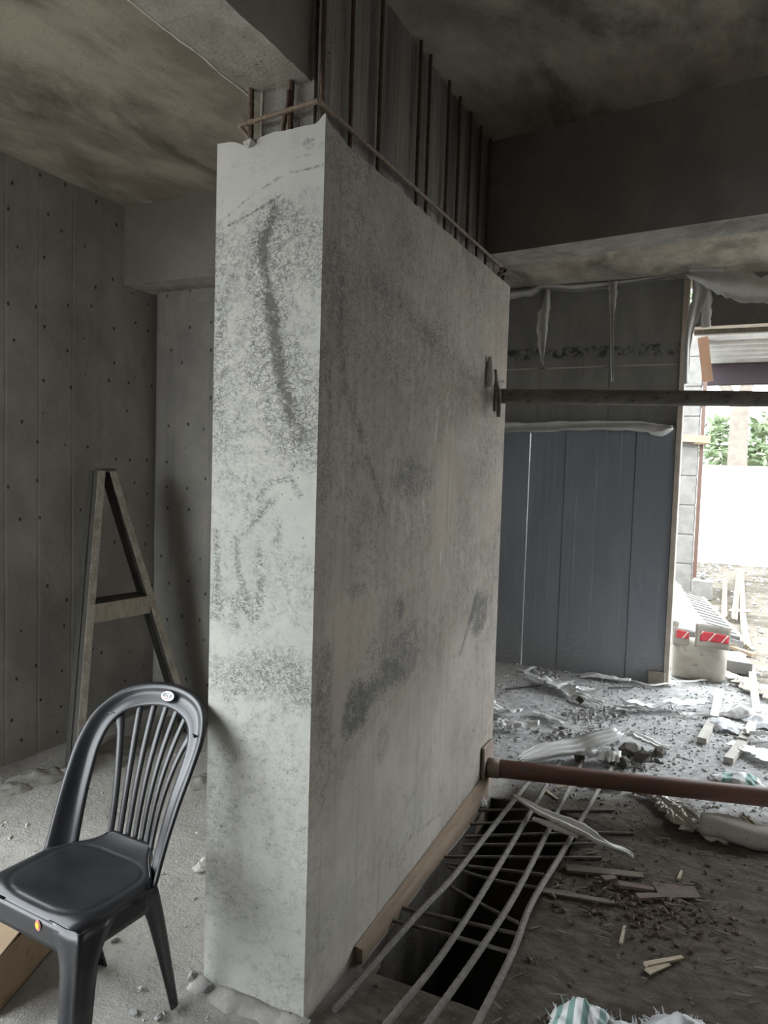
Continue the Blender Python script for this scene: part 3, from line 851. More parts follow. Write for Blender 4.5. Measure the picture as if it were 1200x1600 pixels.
for i in range(7):
    f = i / 6 * 2 - 1
    ub, ut = f * 0.084, f * 0.146
    edge = i in (0, 6)
    zt = inner_z(ut) + 0.012
    g = []
    for k in range(25):
        s = k / 24
        u = lerp(ub, ut, s ** 2.1)
        z = lerp(0.446, zt, s)
        hw = lerp(0.0065, 0.0085, s)
        hi, lo = hw, hw
        if edge and s > 0.82:                              # outer slats flare into the frame
            fl = 0.032 * ((s - 0.82) / 0.18) ** 2
            hi, lo = (hw + fl, hw) if i == 6 else (hw, hw + fl)
        row = []
        for j in range(5):
            t = j / 4 * 2 - 1
            x, y, zz = back_pt(u + (hi if t > 0 else lo) * t, z)
            row.append((x, y + 0.006 - 0.004 * (1 - t * t), zz))
        g.append(row)
    mk('back_slat', shell(g, 0.012), 'chair', chair, smooth=True, local=True)
# seat pan
def seat_hw(y):
    w = 0.198
    if y < -0.10:
        w -= 0.03 * ((-0.10 - y) / 0.06) ** 2
    if y > 0.05:
        t = (y - 0.05) / 0.125
        w = lerp(0.192, 0.088, t * t * (3 - 2 * t))
    return w
sg = []
ny_, nx_ = 60, 56
for j in range(ny_ + 1):
    y = lerp(-0.160, 0.175, j / ny_)
    row = []
    hw = seat_hw(y)
    for i in range(nx_ + 1):
        t = i / nx_ * 2 - 1
        x = t * hw
        z = ZS - 0.010 * math.exp(-((x / 0.13) ** 2 + ((y + 0.01) / 0.13) ** 2))
        if y < -0.115:
            z -= 0.016 * ((-0.115 - y) / 0.045) ** 2
        z -= 0.010 * max(0, abs(t) - 0.9) ** 2 * 100
        if y > 0.085:
            z += 0.026 * ((y - 0.085) / 0.09) ** 2
        q = max(abs(x) / 0.158, abs(y + 0.01) / 0.125)
        r = ((abs(x) / 0.16) ** 4 + (abs(y + 0.012) / 0.125) ** 4) ** 0.25
        z -= 0.0025 * math.exp(-((r - 1.0) / 0.028) ** 2)
        row.append((x, y, z))
    sg.append(row)
seat = mk('seat', shell(sg, 0.006), 'chair', chair, smooth=True, local=True)
# apron round the seat
ag_ = []
rim = [(seat_hw(y), y) for y in np.linspace(0.165, -0.155, 34)]
cr = [(0.186 - 0.012 * k - 0.002 * k * k, -0.19 - 0.006 * k + 0.0004 * k * k) for k in range(6)]
front = [(x, -0.161) for x in np.linspace(0.155, -0.155, 16)]
path = rim + [(0.169, -0.159)] + front + [(-0.169, -0.159)] + [(-x, y) for x, y in reversed(rim)]
for x, y in path:
    back = max(0.0, (y - 0.03) / 0.14)
    dep = 0.060 * (1 - 0.55 * min(1, back))
    top_ = ZS - (0.007 if abs(x) > 0.16 else 0.0) + (0.026 * ((y - 0.085) / 0.09) ** 2 if y > 0.085 else 0) - (0.016 * ((-0.115 - y) / 0.045) ** 2 if y < -0.115 else 0)
    sl = 1.012
    ag_.append([(x * (1 + 0.012 * k / 4), y * (1 + 0.012 * k / 4), top_ - dep * k / 4) for k in range(5)])
mk('apron', shell(ag_, 0.006), 'chair', chair, smooth=True, local=True)
def leg(sx, front_):
    g = []
    for k in range(15):
        t = k / 14
        z = (ZS - 0.012) * (1 - t)
        if front_:
            cx, cy = lerp(0.200, 0.205, t), lerp(-0.160, -0.195, t)
            a = lerp(0.062, 0.044, t) + 0.05 * max(0, 1 - t / 0.28) ** 2
            b = a
            sy = 1
        else:
            cx, cy = lerp(0.200, 0.165, t), lerp(0.085, 0.205, t ** 0.9)
            a = lerp(0.045, 0.028, t)
            b = lerp(0.062, 0.030, t) + 0.03 * max(0, 1 - t / 0.2) ** 2
            sy = -1
        prof = [(-a, 0.0), (-a * 0.72, 0.0), (-a * 0.45, -0.001), (-0.018, 0.004), (-0.009, 0.001), (-0.003, 0.003), (-0.001, 0.009), (-0.004, 0.018), (0.001, b * 0.45), (0.0, b * 0.72), (0.0, b)]
        g.append([((cx + dx) * sx, cy + sy * dy, z) for dx, dy in prof])
    mk('leg', shell(g, 0.006), 'chair', chair, smooth=True, local=True)
for sx in (1, -1):
    for fr in (True, False):
        leg(sx, fr)
# oval maker's sticker on the top rail and the round yellow one on the apron
def disc(fn, rx, rz, n=28, th=0.001, cx=0.0, cz=0.0, r0=0.0):
    V = []
    for off in (0, -th):
        for k in range(n):
            a = 2 * PI * k / n
            x, y, z = fn(cx + rx * math.cos(a), cz + rz * math.sin(a))
            V.append((x, y + off, z))
    Fc = [tuple(range(n)), tuple(reversed(range(n, 2 * n)))] + [(k, k + n, (k + 1) % n + n, (k + 1) % n) for k in range(n)]
    return V, Fc
def rail(u, z, off=0.0128):
    x, y, zz = back_pt(u, z)
    return (x, y - off, zz)
su, sz_ = 0.004, 0.845
o = mk('brand_sticker', disc(lambda u, z: rail(u, z), 0.026, 0.013, cx=su, cz=sz_), 'sticker_white', chair, local=True)
tag(o, 'white oval sticker with dark letters over a red stroke')
def strokes(segs, mat, fn, r):
    gs = []
    for a, b in segs:
        P = [fn(lerp(a[0], b[0], k / 5), lerp(a[1], b[1], k / 5)) for k in range(6)]
        gs.append(tube(P, r, 5))
    return mk('print', join(*gs), mat, o, local=True)
ink = lambda u, z: rail(su + u, sz_ + z, 0.0140)
strokes([((-0.018, -0.003), (-0.018, 0.006)), ((-0.018, 0.006), (-0.013, 0.006)), ((-0.013, 0.006), (-0.013, -0.003)), ((-0.008, 0.006), (-0.008, -0.003)), ((-0.011, 0.006), (-0.005, 0.006)), ((-0.001, 0.006), (-0.001, -0.003)), ((-0.001, -0.003), (0.005, -0.003)), ((-0.001, 0.006), (0.004, 0.006)), ((0.009, 0.005), (0.009, -0.003)), ((0.009, 0.005), (0.014, 0.005)), ((0.014, 0.005), (0.014, -0.003)), ((0.009, -0.003), (0.014, -0.003))], 'sticker_ink', ink, 0.0014)
strokes([((-0.016, -0.0065), (0.010, -0.0075))], 'sticker_red', ink, 0.0019)
def apr(u, z):
    return (u, -0.1668, z)
o2 = mk('round_sticker', disc(apr, 0.0105, 0.0135, cx=0.055, cz=0.402), 'sticker_red', chair, local=True)
tag(o2, 'round yellow sticker ringed in red')
mk('print', disc(lambda u, z: (u, -0.1682, z), 0.0065, 0.0085, cx=0.055, cz=0.402), 'sticker_yellow', o2, local=True)

# ------------------------------------------------------------------ trestle leaning in the corner
tr = thing('wooden_trestle', (-2.0, 1.3, 0), 'dark wooden A-frame trestle with pale front edges leaning in the corner', 'trestle')
apex = np.array((-1.980, 1.152, 1.499))
fl_, fr_ = np.array((-1.812, 0.831, 0.000)), np.array((-1.712, 1.556, 0.000))
side = (fr_ - fl_) / np.linalg.norm(fr_ - fl_)
DV = np.array((-0.89, 0.435, 0.0))
def board(p, q, w, d, off=0.0, up=None):
    p, q = np.array(p, float) + DV * off, np.array(q, float) + DV * off
    u = side if up is None else np.array(up)
    b = [p - u * w / 2, p + u * w / 2, p + u * w / 2 + DV * d, p - u * w / 2 + DV * d]
    t = [q - u * w / 2, q + u * w / 2, q + u * w / 2 + DV * d, q - u * w / 2 + DV * d]
    return hexa([tuple(v) for v in b], [tuple(v) for v in t])
for p, q in ((fl_, apex - side * 0.025), (fr_, apex + side * 0.04)):
    lg = mk('leg', board(p, q, 0.040, 0.17, 0.006), 'channel', tr)
    mk('leg_edge', board(p, q, 0.042, 0.006, 0), 'board_edge', lg)
    mk('leg_rib', board(p - side * 0.006, q - side * 0.006, 0.044, 0.02, 0.08), 'channel', lg)
c0, c1 = fl_ + (apex - fl_) * 0.515, fr_ + (apex - fr_) * 0.515
rg = mk('rung', board(c0, c1, 0.095, 0.165, 0.008, up=(0, 0, 1)), 'channel', tr)
mk('rung_face', board(c0, c1, 0.095, 0.006, 0.001, up=(0, 0, 1)), 'timber_grey', rg)
mk('top_block', board(apex - side * 0.03 + (0, 0, 0.004), apex + side * 0.06 + (0, 0, 0.004), 0.02, 0.10, 0.0, up=(0, 0, 1)), 'channel', tr)

# ------------------------------------------------------------------ shoring pipes braced against the column
def pipe(p, q, r, mat, label, plate, name='shoring_pipe'):
    t = thing(name, tuple(p), label, 'pipe')
    mk('tube', tube([Vector(p).lerp(Vector(q), i / 12) for i in range(13)], r, 20), mat, t, smooth=True)
    return t
pu = pipe((0.012, 1.60, 1.905), (3.29, 2.42, 1.90), 0.034, 'pipe_grey', 'grimy grey steel pipe braced high against the column', True)
g_ = join(bbox(0.001, 0.012, 1.545, 1.64, 1.83, 1.985, 0.003))
mk('end_plate', g_, 'plate', pu)
mk('clamp_handle', tube(spline([(0.03, 1.445, 2.005), (0.035, 1.455, 1.96), (0.045, 1.47, 1.90), (0.048, 1.475, 1.80)], 12), 0.011, 8), 'pipe_grey', pu, smooth=True)
mk('cement_lump', tube(spline([(0.012, 1.44, 1.93), (0.012, 1.435, 1.97), (0.012, 1.435, 2.02), (0.014, 1.425, 2.06)], 8), [0.016, 0.02, 0.022, 0.022, 0.02, 0.016, 0.013, 0.01, 0.007], 10), 'lime', pu, smooth=True)
mk('clamp_hook', tube([(0.03, 1.45, 1.94), (0.035, 1.50, 1.955), (0.04, 1.545, 1.965)], 0.006, 6), 'pipe_grey', pu)
pl = pipe((0.03, 1.625, 0.145), (3.29, 2.47, 0.145), 0.042, 'pipe_red', 'red oxide steel pipe braced low against the foot of the column', True)
mk('end_plate', bbox(0.002, 0.018, 1.555, 1.70, 0.035, 0.26, 0.004), 'plate', pl)
mk('socket', tube([(0.015, 1.621, 0.145), (0.07, 1.635, 0.145)], 0.046, 20), 'plate', pl, smooth=True)

# timber plank along the foot of the column, beside the pit
o = mk('timber_plank', hexa([(0.003, 0.30, -0.10), (0.031, 0.30, -0.10), (0.031, 1.60, -0.10), (0.003, 1.60, -0.10)], [(0.003, 0.30, 0.045), (0.030, 0.30, 0.04), (0.030, 1.60, 0.105), (0.003, 1.60, 0.11)]), 'plank')
tag(o, 'brown timber plank on edge along the foot of the column', 'plank')

# ------------------------------------------------------------------ reinforcement over the pit
rm = thing('rebar_mat', (0.3, 0.9, 0), 'mat of dusty reinforcing bars lying across the open pit', 'rebar mat')
longs = [[(0.059, 0.070, 0.012), (0.111, 0.511, 0.045), (0.142, 0.787, 0.050), (0.155, 1.180, 0.045), (0.173, 1.778, 0.040), (0.181, 2.096, 0.020)],
         [(0.218, 0.067, 0.020), (0.264, 0.440, 0.045), (0.271, 1.062, 0.050), (0.259, 1.869, 0.040), (0.246, 2.182, 0.020)],
         [(0.318, 0.110, 0.020), (0.366, 0.515, 0.050), (0.380, 0.941, 0.050), (0.363, 1.878, 0.040), (0.353, 2.243, 0.020)],
         [(0.440, 0.184, 0.020), (0.453, 0.508, 0.040), (0.444, 0.793, 0.050), (0.466, 1.207, 0.045), (0.492, 1.898, 0.035), (0.503, 2.233, 0.020)]]
for q in longs:
    P = spline(q, 110)
    mk('long_bar', tube(P, 0.0105, 8, 1.12), 'bar', rm)
cross = [[(0.040, 1.313, 0.020), (0.397, 1.546, 0.020)], [(0.061, 1.196, 0.020), (0.482, 1.468, 0.020), (0.691, 1.596, 0.012)], [(0.070, 1.122, 0.020), (0.560, 1.405, 0.020)], [(0.037, 1.001, 0.020), (0.601, 1.311, 0.015)],
         [(0.061, 0.959, 0.018), (0.424, 1.065, 0.020)], [(0.071, 0.954, 0.010), (0.281, 0.946, 0.015), (0.558, 1.001, 0.015)], [(0.128, 0.824, 0.015), (0.286, 0.773, 0.010), (0.409, 0.752, 0.000)],
         [(0.014, 0.607, 0.020), (0.238, 0.636, 0.020), (0.437, 0.661, 0.020)], [(0.003, 0.525, 0.020), (0.225, 0.546, 0.020), (0.430, 0.557, 0.020)], [(0.024, 1.450, 0.020), (0.585, 1.776, 0.015)]]
for q in cross:
    P = spline([np.array(v) - np.array((0, 0, 0.012)) for v in q], 60)
    mk('cross_bar', tube(P, 0.0065, 7, 1.1), 'bar', rm)

# ------------------------------------------------------------------ plywood partition
YP = 4.1
pw = thing('plywood_partition', (-0.3, YP, 0), 'tall partition of grey upper and dark lower plywood sheets with white joints', 'partition')
up_x = [-1.55, -0.985, -0.421, 0.103, 0.607]
for a, b in zip(up_x[:-1], up_x[1:]):
    for z0, z1 in ((1.94, 2.385), (2.392, 3.012)):
        mk('upper_panel', bbox(a + 0.002, b - 0.002, YP + 0.002 + 0.004 * random.Random(int(a * 999 + z0 * 77)).random(), YP + 0.02, z0, z1, 0.002), 'ply_grey', pw)
lo_x = [-1.55, -1.0, -0.478, -0.194, 0.055, 0.33, 0.605]
for i, (a, b) in enumerate(zip(lo_x[:-1], lo_x[1:])):
    gap = 0.0022 if i == 1 else 0.001
    gl = 0.0022 if i == 2 else 0.001
    mk('lower_panel', bbox(a + gl, b - gap, YP - 0.008 - 0.003 * (i % 2), YP + 0.012, -0.008, 1.93, 0.002), 'ply_dark', pw)
for a in up_x[1:-1]:  # strips added behind the sheets to stop light leaking through the joints
    mk('light_stop_batten', box(a - 0.03, a + 0.03, YP + 0.021, YP + 0.05, 1.9, 3.01), 'timber_grey', pw)
mk('light_stop_batten', box(-1.55, 0.605, YP + 0.051, YP + 0.08, 2.35, 2.43), 'timber_grey', pw)
mk('light_stop_batten', box(-1.55, 0.605, YP + 0.021, YP + 0.03, 1.88, 1.99), 'timber_grey', pw)
for a in (lo_x[1], lo_x[3], lo_x[4], lo_x[5]):
    mk('light_stop_batten', box(a - 0.03, a + 0.03, YP + 0.013, YP + 0.05, 0.02, 1.87), 'timber_grey', pw)
mk('edge_batten', bbox(0.605, 0.645, YP - 0.02, YP + 0.10, 0.0, 3.012, 0.004), 'tan', pw)
mk('foot_batten', bbox(0.50, 0.62, YP - 0.04, YP - 0.01, 0.0, 0.10, 0.003), 'timber_grey', pw)

# white plastic film hung along the head of the partition and over its joint
def film(name, pts, widths, label, seed, mat='plastic_grey', vert=True, n=24, mcol=9, cr=0.02, jag=0.3):
    """hanging film: path runs along the sheet, width spreads in x/z plane"""
    rnd = random.Random(seed)
    path = spline(pts, n)
    ws = np.interp(np.linspace(0, 1, n + 1), np.linspace(0, 1, len(widths)), widths)
    g = []
    for i, q in enumerate(path):
        d = path[min(i + 1, n)] - path[max(i - 1, 0)]
        s = np.array([d[2], 0.0, -d[0]])
        s /= max(np.linalg.norm(s), 1e-6)
        e0, e1 = rnd.random() * jag, rnd.random() * jag
        row = []
        for j in range(mcol):
            t = j / (mcol - 1) * 2 - 1
            w = ws[i] / 2 * t * (1 - (e0 if t < 0 else e1) * abs(t))
            p = q + s * w
            p = p + np.array((0, -cr * (0.6 + math.sin(t * 4 + seed + i * 0.15)) - 0.01 * fbm(p[0] * 14, p[2] * 14, seed), 0))
            row.append(tuple(p))
        g.append(row)
    o = mk(name, shell(g, 0.0015), mat, smooth=True)
    return tag(o, label, 'plastic film')
YF = YP - 0.035
film('plastic_film', [(-0.774, 4.065, 2.986), (-0.514, 4.065, 2.991), (-0.414, 4.065, 3.023), (-0.165, 4.065, 2.988), (0.120, 4.065, 2.990), (0.435, 4.065, 3.006), (0.652, 4.065, 3.005)], [0.10, 0.09, 0.06, 0.08, 0.06, 0.035, 0.03], 'white plastic film bunched along the head of the plywood partition', 1)
film('plastic_film', [(-0.377, 4.045, 2.991), (-0.381, 4.045, 2.853), (-0.402, 4.045, 2.756), (-0.398, 4.045, 2.533), (-0.387, 4.045, 2.408)], [0.03, 0.07, 0.10, 0.07, 0.01], 'torn strip of white film hanging beside the pipe-side sheet joint', 2)
film('plastic_film', [(0.112, 4.045, 3.009), (0.120, 4.045, 2.843), (0.121, 4.045, 2.724), (0.134, 4.045, 2.438), (0.143, 4.045, 2.261)], [0.07, 0.06, 0.03, 0.035, 0.02], 'long narrow strip of white film hanging over the middle plywood joint', 3)
film('plastic_film', [(-0.785, 4.065, 1.919), (-0.366, 4.065, 1.925), (-0.021, 4.065, 1.936), (0.353, 4.065, 1.931), (0.489, 4.065, 1.903), (0.585, 4.065, 1.922)], [0.09, 0.09, 0.08, 0.08, 0.12, 0.03], 'white film taped across the partition above the dark sheets', 4)
film('plastic_film', [(0.730, 4.015, 2.995), (0.724, 4.015, 2.884), (0.690, 4.015, 2.729), (0.656, 4.015, 2.550), (0.660, 4.015, 2.231)], [0.14, 0.12, 0.09, 0.06, 0.03], 'white film gathered at the top corner of the partition by the doorway', 5)
film('plastic_film', [(0.636, 3.965, 3.000), (0.784, 3.965, 2.956), (0.948, 3.965, 2.899), (1.147, 3.965, 2.840), (1.377, 3.965, 2.792)], [0.05, 0.16, 0.24, 0.22, 0.20], 'wide sheet of white film sagging under the doorway lintel', 6)
film('plastic_film', [(0.759, 4.025, 2.928), (0.764, 4.025, 2.816), (0.767, 4.025, 2.681), (0.770, 4.025, 2.627)], [0.03, 0.09, 0.07, 0.08], 'short square-ended flap of white film beside the lintel', 7, cr=0.008)
ribbon('plastic_film', [(0.011, 3.972, 0.000), (0.224, 3.983, 0.000), (0.384, 4.004, 0.000)], [0.05, 0.07, 0.06], 'plastic', 'crumpled white film along the foot of the dark plywood', 'plastic film', 8, crumple=0.05, corr=0.02)
o = mk('hanging_board', beam((0.734, 4.450, 2.636), (0.787, 4.450, 2.299), 0.075, 0.02, up=(0, 1, 0)), 'peach')
tag(o, 'peach-coloured board hanging from the doorway lintel', 'board')
o = mk('lintel_batten', beam((0.691, 4.120, 2.612), (1.513, 4.120, 2.607), 0.05, 0.035), 'timber_grey')
tag(o, 'thin timber batten under the doorway lintel', 'batten')

# ------------------------------------------------------------------ beyond the doorway
pr = thing('block_pier', (0.45, 9.3, -0.03), 'block pier of the gateway seen beyond the plywood partition', 'pier')
for k in range(9):
    z0 = -0.03 + 0.405 * k
    mk('block', bbox(0.20 + 0.006 * (k % 2), 0.545, 9.15, 9.45, z0 + 0.004, z0 + 0.397, 0.012), 'block_out', pr)
mk('mortar', box(0.215, 0.535, 9.165, 9.44, -0.03, 3.6), 'block_out', pr)
o = mk('frame_post', bbox(0.56, 0.61, 9.16, 9.26, -0.03, 3.55, 0.004), 'redsteel')
tag(o, 'slim red-brown steel post beside the block pier', 'post')
o = mk('timber_stub', join(beam((0.291, 9.090, 2.109), (0.693, 9.090, 2.086), 0.12, 0.10), beam((0.497, 9.090, 2.041), (0.680, 9.090, 2.034), 0.08, 0.03)), 'timber')
tag(o, 'short split timber stub sticking out from the block pier', 'timber')
o = mk('concrete_cube', bbox(0.58, 0.83, 8.62, 8.87, -0.03, 0.235, 0.015), 'block_out')
tag(o, 'small concrete cube standing beside the block pier', 'block')
o = mk('broken_stone', rock((0.70, 8.75, 0.235), 0.07, 77), 'stone')
tag(o, 'pale broken stone lying on the concrete cube', 'stone')

struct('wall_boundary', box(-12, 18, 13.4, 13.6, -0.03, 1.82), 'outwall', 'white boundary wall beyond the yard')

rf = thing('shed_roof', (1.6, 9.5, 2.4), 'corrugated metal shed roof on purple and red steel beams beyond the doorway', 'roof')
a0, a1 = (0.412, 9.000, 3.491), (0.301, 11.400, 3.468)
gr = []
for k in range(161):
    t = k / 160
    y, z = lerp(a0[1], a1[1], t), lerp(a0[2], a1[2], t)
    z += 0.06 * math.cos(t * 2 * PI * 6)
    gr.append([(0.50, y, z), (6.0, y, z)])
mk('corrugated_sheet', shell(gr, 0.004), 'zinc', rf, smooth=True)
mk('fascia_beam', bbox(0.42, 6.0, 11.4, 11.55, (0.485, 11.400, 3.088)[2], (0.466, 11.400, 3.462)[2], 0.01), 'purple', rf)
mk('tie_beam', bbox(0.55, 6.0, 12.0, 12.12, (0.973, 12.000, 2.826)[2], (0.966, 12.000, 2.954)[2], 0.01), 'redsteel', rf)
for xx in (0.75, 5.8):
    mk('roof_post', bbox(xx - 0.06, xx + 0.06, 11.42, 11.54, -0.03, (0.484, 11.400, 3.109)[2], 0.01) if xx > 3 else bbox(-0.2, -0.08, 11.42, 11.54, -0.03, 2.9, 0.01), 'purple', rf)
mk('roof_girder', bbox(-0.2, 0.5, 11.42, 11.54, 2.72, 2.9, 0.01), 'purple', rf)

tree = thing('tree', (0.9, 16.6, -0.03), 'leafy tree with a pale trunk standing beyond the white yard wall', 'tree')
tb = (1.070, 16.600, 1.702)
tr0 = Vector((tb[0] + 0.03, 16.6, -0.05))
tp = [tr0, Vector((tb[0], 16.6, 1.2)), Vector((tb[0] - 0.02, 16.6, 2.2)), Vector((tb[0] - 0.02, 16.6, 3.3))]
mk('trunk', join(tube(spline(tp, 14), [0.24 - 0.004 * i for i in range(15)], 12), tube(spline([tp[3] - Vector((0, 0, 0.25)), tp[3] + Vector((-0.35, 0, 0.4)), tp[3] + Vector((-0.9, 0.1, 1.3))], 8), 0.11, 9), tube(spline([tp[3] - Vector((0, 0, 0.2)), tp[3] + Vector((0.2, 0, 0.7)), tp[3] + Vector((0.6, 0.1, 1.7))], 8), 0.13, 9)), 'trunk', tree, smooth=True)
rl = random.Random(9)
LV, LF = [], []
def leaf(c, s):
    a = Vector((rl.gauss(0, 1), rl.gauss(0, 1), rl.gauss(0, 0.6))).normalized()
    b = a.cross(Vector((rl.gauss(0, 1), rl.gauss(0, 1), rl.gauss(0, 1)))).normalized()
    nn = a.cross(b) * s * 0.2
    k = len(LV)
    c = Vector(c)
    LV.extend([tuple(c - a * s), tuple(c + b * s * 0.4), tuple(c + a * s), tuple(c - b * s * 0.4), tuple(c + nn)])
    LF.extend([(k, k + 1, k + 4), (k + 1, k + 2, k + 4), (k + 2, k + 3, k + 4), (k + 3, k, k + 4)])
clumps = [((0.612, 17.200, 2.716), 0.28), ((0.451, 17.000, 2.211), 0.34), ((0.807, 17.400, 2.080), 0.30), ((1.476, 17.400, 2.465), 0.42), ((1.686, 17.200, 2.092), 0.4), ((1.439, 17.600, 1.993), 0.3), ((1.643, 17.400, 2.792), 0.25), ((2.122, 17.300, 2.467), 0.7)]
for q, r_ in clumps:
    for k in range(75):
        d = Vector((rl.gauss(0, 1), rl.gauss(0, 1), rl.gauss(0, 1))) * r_ * 0.55
        leaf(Vector(q) + d, 0.13 + 0.06 * rl.random())
for k in range(1500):
    leaf((tb[0] + rl.gauss(0, 1.3), 16.7 + rl.gauss(0, 1.0), 5.6 + rl.gauss(0, 0.6)), 0.16)
lo_ = mk('foliage', (LV, LF), 'leaf', tree)
lo_['kind'] = 'stuff'

# ------------------------------------------------------------------ materials stacked by the doorway
def pillow(c, w, d, h, rz, seed, tilt=0.0, nu=28, nv=16):
    """filled sack: rounded box with sagging sides"""
    V, Fc = [], []
    for j in range(nv + 1):
        v = j / nv
        zz = h * v
        bulge = (math.sin(PI * min(1, max(0, v * 0.92 + 0.06))) ** 0.35)
        for i in range(nu):
            a = 2 * PI * i / nu
            ca, sa = math.cos(a), math.sin(a)
            ex = abs(ca) ** 0.45 * (1 if ca > 0 else -1)
            ey = abs(sa) ** 0.6 * (1 if sa > 0 else -1)
            k = bulge * (1 - 0.10 * v)
            x, y = ex * w / 2 * (0.9 + 0.1 * k), ey * d / 2 * max(0.06, k)
            f = 0.016 * fbm(x * 9, zz * 9, seed + y * 7)
            x, y = x * (1 + f), y + f
            y += tilt * zz
            V.append((c[0] + x * math.cos(rz) - y * math.sin(rz), c[1] + x * math.sin(rz) + y * math.cos(rz), c[2] + zz + 0.012 * fbm(x * 6, y * 6, seed)))
    for j in range(nv):
        for i in range(nu):
            q = (i + 1) % nu
            Fc.append((j * nu + i, j * nu + q, (j + 1) * nu + q, (j + 1) * nu + i))
    Fc.append(tuple(reversed(range(nu))))
    Fc.append(tuple(range(nv * nu, (nv + 1) * nu)))
    return V, Fc
bag = thing('cement_sack', (0.83, 4.40, 0), 'dusty brown cement sack with a red printed band beside the partition', 'sack')
mk('sack_body', pillow((0.83, 4.44, 0.0), 0.40, 0.26, 0.31, 0.06, 4.0), 'sack_paper', bag, smooth=True)
fz0, fz1 = 0.27, 0.44
def flap(x0, x1, y, z0, z1, seed, lean):
    g = []
    for i in range(13):
        t = i / 12
        x = lerp(x0, x1, t)
        g.append([(x, y + lean * (lerp(z0, z1, s) - 0.27) + 0.010 * math.sin(x * 22 + seed), lerp(z0, z1 - 0.012 * t, s)) for s in np.linspace(0, 1, 7)])
    return shell(g, 0.012)
fp = mk('folded_top', flap(0.80, 1.045, 4.335, fz0, fz1, 0.5, 0.35), 'sack_paper', bag, smooth=True)
band = mk('red_band', flap(0.835, 1.035, 4.333, 0.315, 0.385, 0.5, 0.35), 'red_band', fp, smooth=True)
fp2 = mk('folded_top', flap(0.645, 0.76, 4.36, 0.26, 0.39, 2.0, 0.35), 'sack_paper', bag, smooth=True)
mk('red_band', flap(0.665, 0.755, 4.358, 0.315, 0.375, 2.0, 0.35), 'red_band', fp2, smooth=True)

gp = thing('slatted_panel', (0.9, 6.5, 0), 'grey ribbed panel lying tilted on the rubble behind the cement sack', 'panel')
TL, TR_, BR_, BL = [np.array(q) for q in ((0.487, 7.000, 0.309), (0.769, 6.900, 0.252), (1.154, 5.750, 0.082), (0.870, 5.800, 0.121))]
def pq(u, v):
    return (1 - u) * ((1 - v) * TL + v * BL) + u * ((1 - v) * TR_ + v * BR_)
NS = 12
for k in range(NS):
    v0, v1 = (k + 0.08) / NS, (k + 0.75) / NS
    b = [pq(0.03, v0), pq(0.97, v0), pq(0.97, v1), pq(0.03, v1)]
    mk('slat', hexa([tuple(q - (0, 0, 0.03)) for q in b], [tuple(q + (0, 0, 0.012)) for q in b]), 'block_out', gp)
b = [pq(0, 0), pq(1, 0), pq(1, 1), pq(0, 1)]
mk('backing', hexa([tuple(q - (0, 0, 0.055)) for q in b], [tuple(q - (0, 0, 0.02)) for q in b]), 'block_dark', gp)
for u in (0.0, 1.0):
    mk('edge_strip', beam(pq(u, 0) + (0, 0, 0.005), pq(u, 1) + (0, 0, 0.005), 0.02, 0.04), 'lime', gp)
b = [np.array(q) for q in ((0.390, 6.800, 0.446), (0.539, 6.750, 0.376), (0.815, 5.750, 0.148), (0.544, 5.750, 0.158))]
def bil(b, u, v):
    return (1 - u) * ((1 - v) * b[0] + v * b[3]) + u * ((1 - v) * b[1] + v * b[2])
gsheet = [[tuple(bil(b, u, v) + np.array((0, 0, 0.03 + 0.03 * fbm(u * 5, v * 7, 2)))) for u in np.linspace(0, 1, 12)] for v in np.linspace(0, 1, 22)]
tag(mk('plastic_sheet', shell(gsheet, 0.003), 'plastic', smooth=True), 'bright white plastic sheet draped beside the ribbed panel', 'plastic sheet')
def slab4(name, pts, th, mat, label, cat):
    P = [np.array(q) for q in pts]
    o = mk(name, hexa([tuple(q - np.array((0, 0, th))) for q in P], [tuple(q) for q in P]), mat)
    return tag(o, label, cat)
tag(mk('concrete_slab', bbox(0.66, 1.0, 5.95, 6.5, -0.03, 0.07, 0.01), 'block_out'), 'pale concrete slab under the ribbed panel', 'slab')
tag(mk('concrete_slab', bbox(0.62, 0.86, 5.2, 5.6, 0.0 - 0.03, 0.22, 0.01), 'block_out'), 'grey concrete slab behind the plywood edge, left of the sack', 'slab')
slab4('concrete_slab', [(0.990, 5.200, 0.081), (1.138, 5.200, 0.090), (1.217, 4.750, 0.095), (0.985, 4.750, 0.103)], 0.09, 'block_out', 'thin grey concrete slab on the floor right of the sack', 'slab')
o = mk('wood_offcut', beam((1.051, 5.790, 0.000), (1.248, 5.528, 0.000), 0.05, 0.03), 'timber')
tag(o, 'brown wood offcut lying beside the thin grey slab', 'wood')

